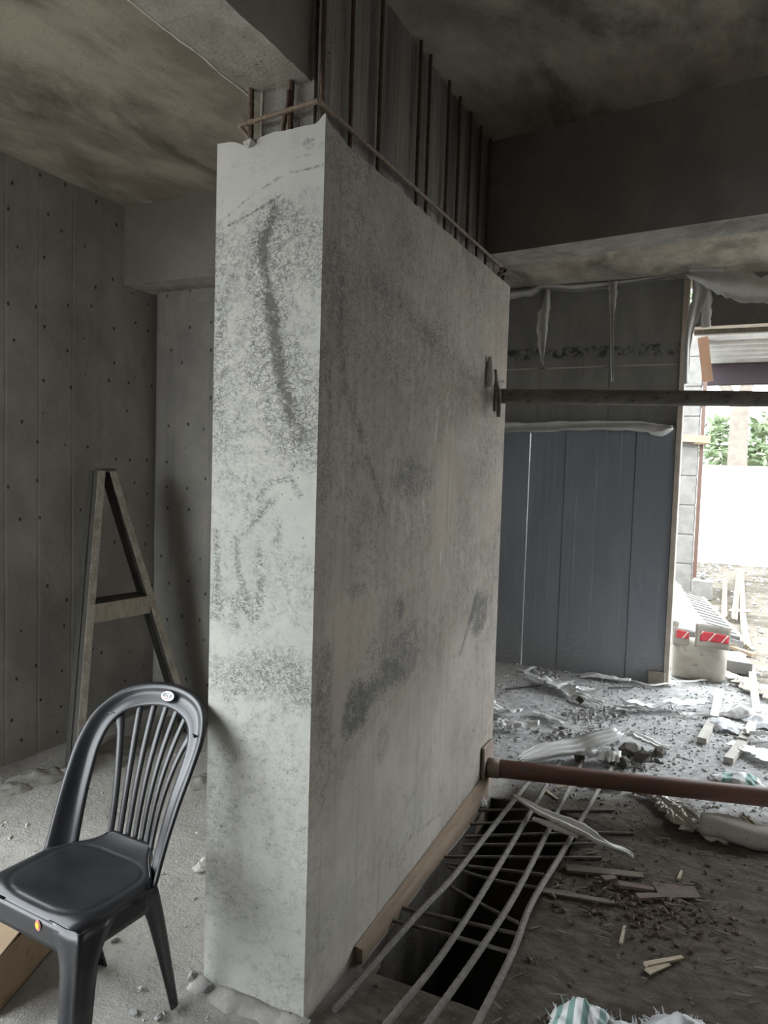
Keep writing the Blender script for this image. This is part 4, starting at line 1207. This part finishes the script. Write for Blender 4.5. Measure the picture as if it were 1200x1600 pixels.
# battens lying on the far floor
def batten(a, b, w, h, label, mat='timber_dusty', name='batten'):
    p, q = np.array(a) + (0, 0, h / 2), np.array(b) + (0, 0, h / 2)
    return tag(mk(name, beam(p, q, w, h), mat), label, 'batten')
batten((0.992, 4.063, 0.000), (0.970, 3.384, 0.000), 0.05, 0.04, 'short dusty batten on the floor in front of the sack')
batten((0.963, 3.340, 0.000), (0.915, 2.925, 0.000), 0.05, 0.035, 'second dusty batten, angled on from the one before the sack')
batten((1.218, 4.997, 0.000), (1.221, 3.645, 0.000), 0.05, 0.035, 'long dusty batten running towards the door')
batten((1.227, 3.592, 0.000), (1.132, 3.051, 0.000), 0.05, 0.035, 'dusty batten under the torn white sack')
batten((1.132, 3.016, 0.000), (1.059, 2.685, 0.000), 0.05, 0.03, 'short half-buried batten nearest the red pipe')
ribbon('pole', [(0.967, 10.608, 0.000), (0.980, 8.524, 0.000), (0.993, 7.206, 0.000)], [0.05, 0.05, 0.05], 'straw', 'pale pole lying in the yard, leftmost of three', 'pole', 3, corr=0.03, ncorr=1, crumple=0, jag=0.05, thick=0.02)
ribbon('pole', [(1.157, 11.416, 0.000), (1.112, 8.617, 0.000), (1.090, 7.189, 0.000)], [0.05, 0.05, 0.05], 'straw', 'pale pole lying in the yard, middle of three', 'pole', 4, corr=0.03, ncorr=1, crumple=0, jag=0.05, thick=0.02)
ribbon('pole', [(1.204, 11.452, 0.000), (1.187, 8.669, 0.000), (1.183, 7.053, 0.000), (1.201, 5.742, 0.000)], [0.05, 0.05, 0.05], 'straw', 'pale pole lying in the yard, rightmost of three', 'pole', 5, corr=0.03, ncorr=1, crumple=0, jag=0.05, thick=0.02)
ribbon('pole', [(1.042, 7.643, 0.020), (1.257, 7.744, 0.020)], [0.05, 0.05], 'straw', 'short pale stick across the yard poles', 'pole', 6, corr=0.02, ncorr=1, crumple=0, jag=0.05, thick=0.02)

# ------------------------------------------------------------------ torn plastic, film and sheets on the floor
RB = [
 ([(-0.454, 3.850, 0.000), (-0.347, 3.751, 0.000), (-0.266, 3.702, 0.000), (-0.171, 3.590, 0.000)], [0.03, 0.035, 0.03, 0.03], 'plastic', 'bent white plastic strip nearest the foot of the plywood', 11, 0.02),
 ([(-0.346, 4.025, 0.000), (-0.374, 3.857, 0.000)], [0.03, 0.03], 'plastic', 'short white plastic strip at the foot of the plywood', 12, 0.01),
 ([(-0.187, 3.655, 0.000), (-0.047, 3.557, 0.000), (0.091, 3.433, 0.000)], [0.10, 0.16, 0.12], 'plastic', 'crumpled white film in the middle of the gravel', 13, 0.05),
 ([(0.047, 3.543, 0.000), (0.144, 3.499, 0.000), (0.227, 3.450, 0.000)], [0.10, 0.10, 0.03], 'plastic', 'pointed scrap of white film right of the crumpled one', 14, 0.05),
 ([(0.091, 3.384, 0.000), (0.220, 3.318, 0.000), (0.298, 3.273, 0.000)], [0.05, 0.06, 0.04], 'plastic_grey', 'grey-white folded strip on the gravel below the pointed scrap', 15, 0.03),
 ([(-0.381, 2.868, 0.000), (-0.228, 2.786, 0.000), (-0.125, 2.792, 0.000)], [0.07, 0.10, 0.06], 'plastic', 'white torn strip beside the column edge', 16, 0.04),
 ([(-0.223, 2.563, 0.000), (-0.125, 2.570, 0.000), (0.029, 2.610, 0.000)], [0.07, 0.08, 0.04], 'plastic', 'white torn strip below the other one beside the column', 17, 0.05),
 ([(-0.086, 2.913, 0.000), (0.018, 2.876, 0.000), (0.138, 2.762, 0.000)], [0.03, 0.035, 0.035], 'plastic', 'narrow white strip left of the clay clump', 18, 0.015),
 ([(-0.042, 2.953, 0.000), (0.071, 2.908, 0.000), (0.167, 2.831, 0.000)], [0.02, 0.025, 0.02], 'plastic', 'thin white strip beside the narrow one', 19, 0.012),
 ([(0.366, 3.314, 0.000), (0.487, 3.326, 0.000), (0.569, 3.316, 0.000)], [0.025, 0.03, 0.03], 'plastic_grey', 'folded pinkish strip left of the white roll', 20, 0.02),
 ([(0.431, 3.292, 0.000), (0.676, 3.453, 0.000), (0.921, 3.629, 0.000)], [0.04, 0.08, 0.035], 'plastic', 'long white film roll lying across the gravel', 21, 0.05),
 ([(0.530, 2.724, 0.000), (0.635, 2.672, 0.000), (0.759, 2.657, 0.000)], [0.05, 0.06, 0.025], 'plastic', 'white film strip right of the big corrugated piece', 22, 0.04),
 ([(0.066, 2.038, 0.000), (0.164, 2.166, 0.030), (0.311, 2.275, 0.050), (0.403, 2.325, 0.090), (0.507, 2.403, 0.120)], [0.06, 0.16, 0.19, 0.17, 0.13], 'plastic', 'large fluted white sheet curling up above the red pipe', 23, 0.02),
 ([(0.322, 2.322, 0.000), (0.427, 2.303, 0.000), (0.536, 2.307, 0.000)], [0.06, 0.12, 0.10], 'plastic_grey', 'folded green-tinged film under the large fluted sheet', 24, 0.05),
 ([(0.393, 2.404, 0.000), (0.483, 2.375, 0.000), (0.552, 2.364, 0.000)], [0.03, 0.03, 0.03], 'plastic', 'bright white strip under the large fluted sheet', 25, 0.04),
 ([(1.064, 2.977, 0.000), (1.164, 2.912, 0.000), (1.302, 2.765, 0.000)], [0.07, 0.10, 0.12], 'plastic', 'broad white plank-like strip at the right of the gravel', 26, 0.02),
 ([(1.150, 3.108, 0.000), (1.323, 3.209, 0.000)], [0.07, 0.08], 'plastic_grey', 'grey rolled film at the right edge of the gravel', 27, 0.05),
 ([(1.166, 3.025, 0.000), (1.316, 3.067, 0.000)], [0.03, 0.04], 'plastic', 'narrow blue-white roll below the grey rolled film', 28, 0.03),
 ([(1.271, 4.875, 0.000), (1.442, 5.025, 0.000)], [0.04, 0.06], 'plastic', 'white film strip at the right beside the long batten', 29, 0.03),
 ([(0.760, 3.372, 0.000), (0.855, 3.414, 0.000), (0.935, 3.419, 0.000)], [0.03, 0.03, 0.02], 'plastic_grey', 'grey ribbon end trailing from the white roll', 30, 0.02),
 ([(0.382, 4.022, 0.000), (0.546, 3.972, 0.000), (0.710, 4.165, 0.000), (0.977, 4.445, 0.000)], [0.018, 0.02, 0.02, 0.018], 'plastic_grey', 'thin grey strip along the foot of the cement sack', 31, 0.01),
]
for pts, ws, mt, lb, sd, cr in RB:
    fl = sd == 23
    pts = [(q[0], q[1], q[2] + (0.0 if fl else 0.012)) for q in pts]
    ribbon('plastic_scrap', pts, ws if fl else [w * 1.35 for w in ws], mt, lb, 'plastic scrap', sd, corr=0.05 if fl else cr * 0.5, ncorr=3.0 if fl else 1.6, crumple=0.008 if fl else cr * 1.5, jag=0.1 if fl else 0.3, mcol=13 if fl else 9)
# long torn strip lying over the bars
ribbon('torn_strip', [(0.177, 1.516, 0.070), (0.342, 1.401, 0.075), (0.504, 1.338, 0.075), (0.615, 1.286, 0.060), (0.683, 1.346, 0.020), (0.721, 1.353, 0.000)], [0.012, 0.06, 0.085, 0.035, 0.035, 0.025], 'plastic_grey', 'long torn grey-white strip lying over the bars above the pit', 'plastic scrap', 41, corr=0.02, ncorr=1.5, crumple=0.006, jag=0.15, n=40)
ribbon('torn_strip', [(0.308, 1.347, 0.070), (0.410, 1.321, 0.070), (0.512, 1.294, 0.070)], [0.012, 0.04, 0.03], 'plastic_grey', 'short pointed strip beside the long one over the bars', 'plastic scrap', 42, corr=0.012, ncorr=1.5, crumple=0.004, jag=0.15)
# fibrous sheets
FB = [
 ([(0.963, 4.728, 0.000), (1.102, 4.562, 0.000), (1.208, 4.283, 0.000), (1.344, 4.055, 0.000)], [0.08, 0.14, 0.14, 0.10], 'sheaf of pale fibrous sheet fanning right from the sack', 51, 'fibre'),
 ([(0.736, 2.028, 0.000), (0.830, 1.855, 0.000), (0.931, 1.711, 0.000)], [0.06, 0.11, 0.10], 'ragged fibrous sheet below the red pipe', 52, 'fibre'),
 ([(0.626, 2.022, 0.000), (0.735, 1.973, 0.000), (0.855, 1.891, 0.000), (0.945, 1.816, 0.000)], [0.02, 0.03, 0.03, 0.015], 'long splintered lath beside the ragged sheet', 53, 'fibre'),
 ([(0.702, 2.009, 0.000), (0.810, 1.938, 0.000), (0.913, 1.938, 0.000)], [0.08, 0.09, 0.03], 'torn pale sheet tucked under the red pipe', 54, 'plastic_grey'),
 ([(0.440, 2.034, 0.000), (0.496, 2.015, 0.000), (0.582, 2.014, 0.000)], [0.04, 0.05, 0.03], 'pale shred lying by the third long bar', 55, 'plastic_grey'),
 ([(1.008, 4.866, 0.000), (1.149, 4.800, 0.000), (1.285, 4.757, 0.000)], [0.06, 0.06, 0.03], 'grey crumpled paper between sack and thin slab', 56, 'plastic_grey'),
 ([(1.121, 1.949, 0.000), (1.184, 1.851, 0.000), (1.254, 1.766, 0.000)], [0.02, 0.02, 0.02], 'thin pale lath at the right edge below the pipe', 57, 'straw'),
]
for pts, ws, lb, sd, mt in FB:
    ribbon('fibrous_scrap', pts, ws, mt, lb, 'scrap sheet', sd, corr=0.025, ncorr=4.0, crumple=0.02, jag=0.5, mcol=15, n=30)

def crumpled(name, c, rx, ry, h, mat, label, cat, seed, n=22, fringe=0, rz=0.0):
    """crumpled heap of sack cloth with frayed edge threads"""
    rnd = random.Random(seed)
    t = thing(name, (c[0], c[1], 0), label, cat)
    g = []
    for j in range(n + 1):
        row = []
        for i in range(n + 1):
            u, v = i / n * 2 - 1, j / n * 2 - 1
            x, y = u * math.sqrt(1 - v * v / 2), v * math.sqrt(1 - u * u / 2)
            rr = math.hypot(x, y)
            th = math.atan2(y, x)
            k = 1 + 0.22 * fbm(math.cos(th) * 2.2, math.sin(th) * 2.2, seed)
            X, Y = x * rx * k, y * ry * k
            z = h * (1 - rr ** 2) + 0.9 * h * fbm(X * 7 + seed, Y * 7, seed * 0.3) * (1 - 0.5 * rr) + 0.35 * h * abs(fbm(X * 22, Y * 22, seed))
            row.append((c[0] + X * math.cos(rz) - Y * math.sin(rz), c[1] + X * math.sin(rz) + Y * math.cos(rz), max(0.003, z + 0.008)))
        g.append(row)
    mk('cloth', shell(g, 0.002), mat, t, smooth=True)
    if fringe:
        V, Fc = [], []
        rimp = g[0] + [r[-1] for r in g] + g[-1] + [r[0] for r in g]
        for q in range(fringe):
            p = Vector(rnd.choice(rimp))
            d = Vector((p.x - c[0], p.y - c[1], 0)).normalized()
            d = (d + Vector((rnd.gauss(0, 0.4), rnd.gauss(0, 0.4), 0.3 + 0.5 * rnd.random()))).normalized()
            l = 0.008 + 0.022 * rnd.random()
            s = Vector((-d.y, d.x, 0)).normalized() * 0.0022
            k = len(V)
            V += [tuple(p - s), tuple(p + s), tuple(p + d * l + s * 0.4), tuple(p + d * l - s * 0.4), tuple(p - s - Vector((0, 0, 0.002))), tuple(p + s - Vector((0, 0, 0.002)))]
            Fc += [(k, k + 1, k + 2, k + 3), (k + 4, k + 3, k + 2, k + 5), (k, k + 3, k + 4), (k + 1, k + 5, k + 2), (k, k + 4, k + 5, k + 1)]
        fo_ = mk('frayed_threads', (V, Fc), mat, t)
        fo_['kind'] = 'stuff'
    return t
q = (1.026, 3.297, 0.000)
crumpled('torn_sack', q, 0.13, 0.12, 0.045, 'sack_white', 'crumpled white sack with pleats between the two battens', 'sack', 61, fringe=60)
q = (1.100, 3.602, 0.000)
crumpled('torn_sack', q, 0.14, 0.09, 0.05, 'plastic_grey', 'grey crumpled sack behind the pleated white one', 'sack', 62, fringe=30)
q = (1.275, 3.469, 0.000)
crumpled('torn_sack', q, 0.13, 0.12, 0.045, 'sack_white', 'pleated white sack at the right edge of the gravel', 'sack', 63, fringe=60)
q = (1.102, 2.428, 0.000)
crumpled('packet', q, 0.12, 0.07, 0.035, 'sack_teal', 'white packet with a green stripe lying behind the red pipe', 'packet', 64)
q = (1.006, 1.784, 0.000)
crumpled('torn_sack', q, 0.07, 0.10, 0.05, 'fibre', 'frayed brown sack end left of the dusty bundle', 'sack', 65, fringe=80)
q = (1.195, 1.813, 0.000)
crumpled('torn_sack', q, 0.07, 0.07, 0.03, 'plastic_grey', 'pale shredded sack right of the dusty bundle', 'sack', 66, fringe=60)
q = (0.011, 1.520, 0.000)
crumpled('torn_sack', q, 0.035, 0.05, 0.05, 'plastic_grey', 'small knotted rag by the foot of the column near the plate', 'rag', 67, fringe=20)
V, Fc = pillow((0, 0, 0), 0.30, 0.15, 0.085, 0, 9)
b0 = (1.095, 1.757, 0.000)
tag(mk('dusty_bundle', ([(x + b0[0], y + b0[1], z) for x, y, z in V], Fc), 'sack_paper', smooth=True), 'grey-brown rolled bundle on the floor below the red pipe', 'bundle')
# sacks at the bottom edge of the view
q = (0.702, 0.302, 0.000)
crumpled('woven_sack', q, 0.09, 0.12, 0.06, 'sack_green', 'torn woven sack with green stripes at the near edge of the floor', 'sack', 71, fringe=70, n=30, rz=0.2)
q = (0.833, 0.333, 0.000)
crumpled('woven_sack', q, 0.09, 0.08, 0.035, 'sack_white', 'frayed white sack between the striped one and the brightest one', 'sack', 72, fringe=70, n=30)
q = (0.974, 0.407, 0.000)
crumpled('woven_sack', q, 0.12, 0.10, 0.05, 'sack_white', 'brightest white frayed sack at the near edge of the floor', 'sack', 73, fringe=90, n=30)

# ------------------------------------------------------------------ wood chips, bark and sticks near the pit
def stick(a, b, w, h, mat, label, name='stick', z=0.0):
    p, q = np.array(a) + (0, 0, h / 2 + z), np.array(b) + (0, 0, h / 2 + z)
    return tag(mk(name, beam(p, q, w, h, w2=w * 0.7, h2=h * 0.7), mat), label, 'wood')
stick((0.490, 1.162, 0.000), (0.768, 1.252, 0.000), 0.05, 0.010, 'lath', 'long flat lath on the dirt beside the fourth bar')
stick((0.430, 0.960, 0.000), (0.694, 1.013, 0.000), 0.03, 0.008, 'lath', 'thin half-buried lath below the long flat one')
stick((0.832, 0.707, 0.000), (0.936, 0.804, 0.000), 0.02, 0.01, 'straw', 'pale curved wood sliver on the brown dirt')
stick((0.842, 0.679, 0.000), (0.899, 0.753, 0.000), 0.025, 0.006, 'straw', 'small flat sliver under the pale curved one')
stick((0.747, 0.786, 0.000), (0.746, 0.889, 0.000), 0.012, 0.006, 'straw', 'short upright-lying chip left of the pale slivers')
stick((0.632, 1.148, 0.000), (0.674, 1.186, 0.000), 0.035, 0.012, 'bark', 'small reddish bark piece nearest the long lath')
stick((0.690, 1.140, 0.000), (0.816, 1.166, 0.000), 0.035, 0.014, 'bark', 'long reddish bark piece in the chip litter')
stick((0.765, 1.087, 0.000), (0.858, 1.147, 0.000), 0.035, 0.012, 'bark', 'reddish bark piece with a pale edge below the long one')
stick((0.822, 1.174, 0.000), (0.964, 1.232, 0.000), 0.10, 0.006, 'bark', 'broad flat reddish bark sheet right of the chips')
stick((0.893, 1.295, 0.000), (0.900, 1.365, 0.000), 0.012, 0.008, 'straw', 'tiny pale upright sliver behind the bark sheet')
stick((0.250, 1.834, 0.000), (0.328, 1.759, 0.000), 0.02, 0.006, 'straw', 'pale chip lying between the bars under the red pipe', z=0.0)
stick((0.295, 1.884, 0.000), (0.340, 1.943, 0.000), 0.02, 0.006, 'straw', 'second pale chip between the bars under the red pipe', z=0.0)
stick((-0.391, 3.348, 0.000), (-0.192, 3.577, 0.000), 0.012, 0.01, 'channel', 'thin dark stick on the gravel beside the column')
stick((0.255, 3.776, 0.000), (0.420, 3.895, 0.000), 0.012, 0.01, 'channel', 'thin dark stick at the foot of the plywood')

# cardboard carton beside the chair at the lower left
cbx = thing('cardboard_box', (-0.86, -0.30, 0), 'brown cardboard carton on the floor behind the chair leg at the lower left', 'box')
ca, cb_ = 0.5, 0.0
def rot(p, a, o):
    x, y = p[0] - o[0], p[1] - o[1]
    return (o[0] + x * math.cos(a) - y * math.sin(a), o[1] + x * math.sin(a) + y * math.cos(a), p[2])
def rbox(*a):
    V, Fc = box(*a)
    return [rot(v, 0.35, (-0.9, -0.3)) for v in V], Fc
for nm, args in (('side_panel', (-1.10, -0.80, -0.42, -0.414, 0.0, 0.16)), ('side_panel', (-1.10, -0.80, -0.126, -0.12, 0.0, 0.16)), ('side_panel', (-1.10, -1.094, -0.42, -0.12, 0.0, 0.16)), ('side_panel', (-0.806, -0.80, -0.42, -0.12, 0.0, 0.16)), ('bottom_panel', (-1.10, -0.80, -0.42, -0.12, 0.0, 0.006))):
    mk(nm, rbox(*args), 'cardboard', cbx)
V, Fc = hexa([(-1.10, -0.42, 0.158), (-0.80, -0.42, 0.158), (-0.80, -0.26, 0.175), (-1.10, -0.26, 0.175)], [(-1.10, -0.42, 0.163), (-0.80, -0.42, 0.163), (-0.80, -0.26, 0.18), (-1.10, -0.26, 0.18)])
mk('flap', ([rot(v, 0.35, (-0.9, -0.3)) for v in V], Fc), 'cardboard', cbx)
V, Fc = hexa([(-1.10, -0.12, 0.158), (-0.80, -0.12, 0.158), (-0.80, -0.26, 0.166), (-1.10, -0.26, 0.166)], [(-1.10, -0.12, 0.163), (-0.80, -0.12, 0.163), (-0.80, -0.26, 0.171), (-1.10, -0.26, 0.171)])
mk('flap', ([rot(v, 0.35, (-0.9, -0.3)) for v in V], Fc), 'cardboard', cbx)

# ------------------------------------------------------------------ rubble
R_ = random.Random(5)
def named_rock(p, r, mat, label, seed, cat='rubble', name='rubble_chunk'):
    tag(mk(name, rock((p[0], p[1], -0.004), r, seed), mat), label, cat)
named_rock((-0.388, -0.008, 0.000), 0.020, 'stone', 'dark broken chunk by the near left corner of the column', 101)
named_rock((-0.318, -0.026, 0.000), 0.020, 'stone', 'flat pale chip at the foot of the column face', 102)
named_rock((-0.364, -0.175, 0.000), 0.014, 'stone', 'dark pebble in front of the rear chair leg', 103)
named_rock((-0.439, -0.190, 0.000), 0.013, 'stone', 'pale flat pebble under the chair seat', 104)
named_rock((-0.493, -0.110, 0.000), 0.010, 'block', 'small pale splinter standing under the chair', 105)
named_rock((-0.723, 0.014, 0.000), 0.012, 'stone', 'small dark pebble behind the chair on the lit floor', 106)
named_rock((-0.757, 0.468, 0.000), 0.03, 'block', 'pale mortar lump at the left edge of the column', 108)
named_rock((-0.784, 0.531, 0.000), 0.02, 'block', 'smaller pale lump behind the mortar lump by the column', 109)
def lump(c, rx, ry, h, label, seed, rz=0.9, n=14):
    g = []
    for j in range(n + 1):
        row = []
        for i in range(n + 1):
            u, v = i / n * 2 - 1, j / n * 2 - 1
            x, y = u * math.sqrt(1 - v * v / 2), v * math.sqrt(1 - u * u / 2)
            rr = math.hypot(x, y)
            k = 1 + 0.3 * fbm(x * 1.5, y * 1.5, seed)
            z = h * (1 - rr ** 2.5) * (1 + 0.7 * fbm(x * 2, y * 2, seed + 5)) - 0.01
            X, Y = x * rx * k, y * ry * k
            row.append((c[0] + X * math.cos(rz) - Y * math.sin(rz), c[1] + X * math.sin(rz) + Y * math.cos(rz), z))
        g.append(row)
    tag(mk('mortar_lump', shell(g, 0.01), 'dust', smooth=True), label, 'rubble')
# low bank of rubble along the foot of the left wall
heap = [((-1.263, 1.084, 0.000), 0.07), ((-1.976, 0.598, 0.000), 0.06), ((-1.976, 0.737, 0.000), 0.09), ((-1.860, 1.028, 0.000), 0.10), ((-1.925, 1.168, 0.000), 0.12), ((-1.904, 0.865, 0.000), 0.06), ((-1.893, 1.261, 0.000), 0.07)]
lab = ['rounded mortar lump half hidden behind the left edge of the column', 'small grey lump at the foot of the left wall, nearest the frame edge', 'broad grey lump along the foot of the left wall', 'pale mortar lump seen through the chair back', 'largest pale mortar lump at the wall seen through the chair back', 'low grey lump behind the left chair post', 'grey lump in the corner behind the chair slats']
for (p, r), lb, sd in zip(heap, lab, range(120, 140)):
    lump(p, r * 1.5, r, r * 0.45, lb, sd)
for i, (px, r, lb) in enumerate((((0.325, 2.304, 0.000), 0.05, 'dark soil clod left of the clods above the red pipe'), ((0.565, 2.524, 0.000), 0.06, 'largest dark soil clod right of the fluted sheet'), ((0.632, 2.440, 0.000), 0.05, 'dark soil clod below the largest one'), ((0.557, 2.319, 0.000), 0.045, 'dark soil clod nearest the red pipe'), ((0.709, 2.607, 0.000), 0.04, 'flat dark clod at the tip of the white strip'), ((0.136, 3.331, 0.000), 0.03, 'dark clod beside the folded strip'), ((0.140, 2.738, 0.000), 0.022, 'small brown clod at the tip of the narrow strip'), ((0.113, 2.647, 0.000), 0.02, 'small brown clod below the narrow strip'), ((0.931, 3.403, 0.000), 0.03, 'pale lump at the end of the white roll'), ((0.483, 2.375, 0.000), 0.03, 'small dark clod under the fluted sheet'))):
    named_rock(px, r, 'soil', lb, 150 + i, 'clod', 'soil_clod')

def gravel(name, n, fn, rmin, rmax, mat, label, seed):
    rnd = random.Random(seed)
    V, Fc = [], []
    tet = [(1, 0, 0.3), (-0.5, 0.87, 0.25), (-0.5, -0.87, 0.3), (0.1, 0.05, 0.9), (0, 0, -0.3)]
    tf = [(0, 1, 3), (1, 2, 3), (2, 0, 3), (1, 0, 4), (2, 1, 4), (0, 2, 4)]
    for _ in range(n):
        p = fn(rnd)
        if p is None:
            continue
        r = rmin + (rmax - rmin) * rnd.random() ** 3
        a = rnd.random() * 6.28
        sx, sy = 0.6 + 0.8 * rnd.random(), 0.5 + 0.7 * rnd.random()
        k = len(V)
        for x, y, z in tet:
            x, y = x * sx * r + rnd.gauss(0, 0.15) * r, y * sy * r + rnd.gauss(0, 0.15) * r
            V.append((p[0] + x * math.cos(a) - y * math.sin(a), p[1] + x * math.sin(a) + y * math.cos(a), floor_z(p[0], p[1]) + (z + 0.1) * r * 0.9))
        Fc += [tuple(k + i for i in t) for t in tf]
    o = mk(name, (V, Fc), mat, keep=True)
    return tag(o, label, 'gravel', kind='stuff')
def far_pts(rnd):
    x, y = rnd.uniform(-0.7, 1.6), rnd.uniform(1.8, 4.55)
    if fbm(x * 2.0, y * 2.0, 3.3) < rnd.uniform(-0.5, 0.25):
        return None
    return (x, y)
def near_pts(rnd):
    x, y = rnd.uniform(-2.2, -0.39), rnd.uniform(-0.9, 1.6)
    if fbm(x * 2.5, y * 2.5, 1.3) < rnd.uniform(-0.3, 0.5):
        return None
    return (x, y)
def foot_pts(rnd):
    return (rnd.uniform(-0.40, -0.02), rnd.uniform(-0.5, -0.07))
def dirt_pts(rnd):
    x, y = rnd.uniform(0.03, 1.5), rnd.uniform(-0.6, 2.1)
    if in_pit(x, y) or in_pit(x - 0.03, y) or in_pit(x, y + 0.03):
        return None
    return (x, y)
gravel('gravel', 9000, far_pts, 0.003, 0.015, 'pebble', 'loose crushed rubble scattered over the far floor', 1)
gravel('gravel', 1800, near_pts, 0.002, 0.011, 'block', 'fine mortar crumbs scattered on the floor around the chair', 2)
gravel('gravel', 160, foot_pts, 0.002, 0.009, 'block', 'mortar crumbs on the floor before the narrow face of the column', 8)
gravel('gravel', 1600, dirt_pts, 0.003, 0.014, 'soil', 'dark crumbs and chips over the brown dirt beside the pit', 3)
def clump_pts(rnd):
    cx, cy = rnd.choice(CL)
    return (cx + rnd.gauss(0, 0.07), cy + rnd.gauss(0, 0.07))
CL = [(0.254, 2.681, 0.000)[:2], (0.225, 2.546, 0.000)[:2], (0.206, 3.044, 0.000)[:2], (0.349, 3.156, 0.000)[:2], (-0.252, 3.933, 0.000)[:2], (0.582, 2.382, 0.000)[:2], (0.613, 2.552, 0.000)[:2]]
gravel('gravel', 900, clump_pts, 0.008, 0.026, 'stone', 'clumps of dark broken stone on the far floor', 4)
def yard_pts(rnd):
    return (rnd.uniform(0.2, 3.0), rnd.uniform(4.7, 13))
gravel('gravel', 1500, yard_pts, 0.01, 0.05, 'stone', 'scattered stones over the bare yard outside', 6)
def chips_pts(rnd):
    cx, cy = (0.779, 1.045, 0.000)[:2]
    return (cx + rnd.gauss(0, 0.16), cy + rnd.gauss(0, 0.10))
gravel('wood_chips', 500, chips_pts, 0.004, 0.02, 'bark', 'litter of reddish wood chips on the brown dirt', 7)

V, Fc = [], []
rs = random.Random(21)
for _ in range(420):
    x, y = rs.uniform(0.45, 1.5), rs.uniform(-0.4, 2.0)
    if rs.random() > 0.35 + 0.65 * math.exp(-((x - 0.75) ** 2 + (y - 0.95) ** 2) / 0.15) or in_pit(x, y):
        continue
    a, l = rs.gauss(0.1, 0.6), 0.01 + 0.05 * rs.random() ** 2
    v, f = beam((x, y, 0.004), (x + l * math.cos(a), y + l * math.sin(a), 0.004 + 0.006 * rs.random()), 0.004 + 0.005 * rs.random(), 0.003)
    k = len(V)
    V += v
    Fc += [tuple(i + k for i in q) for q in f]
tag(mk('wood_splinters', (V, Fc), 'lath', keep=True), 'thin wood splinters strewn over the brown dirt', 'splinters', kind='stuff')

for o in bpy.data.objects:
    if '_o' in o:
        del o['_o']
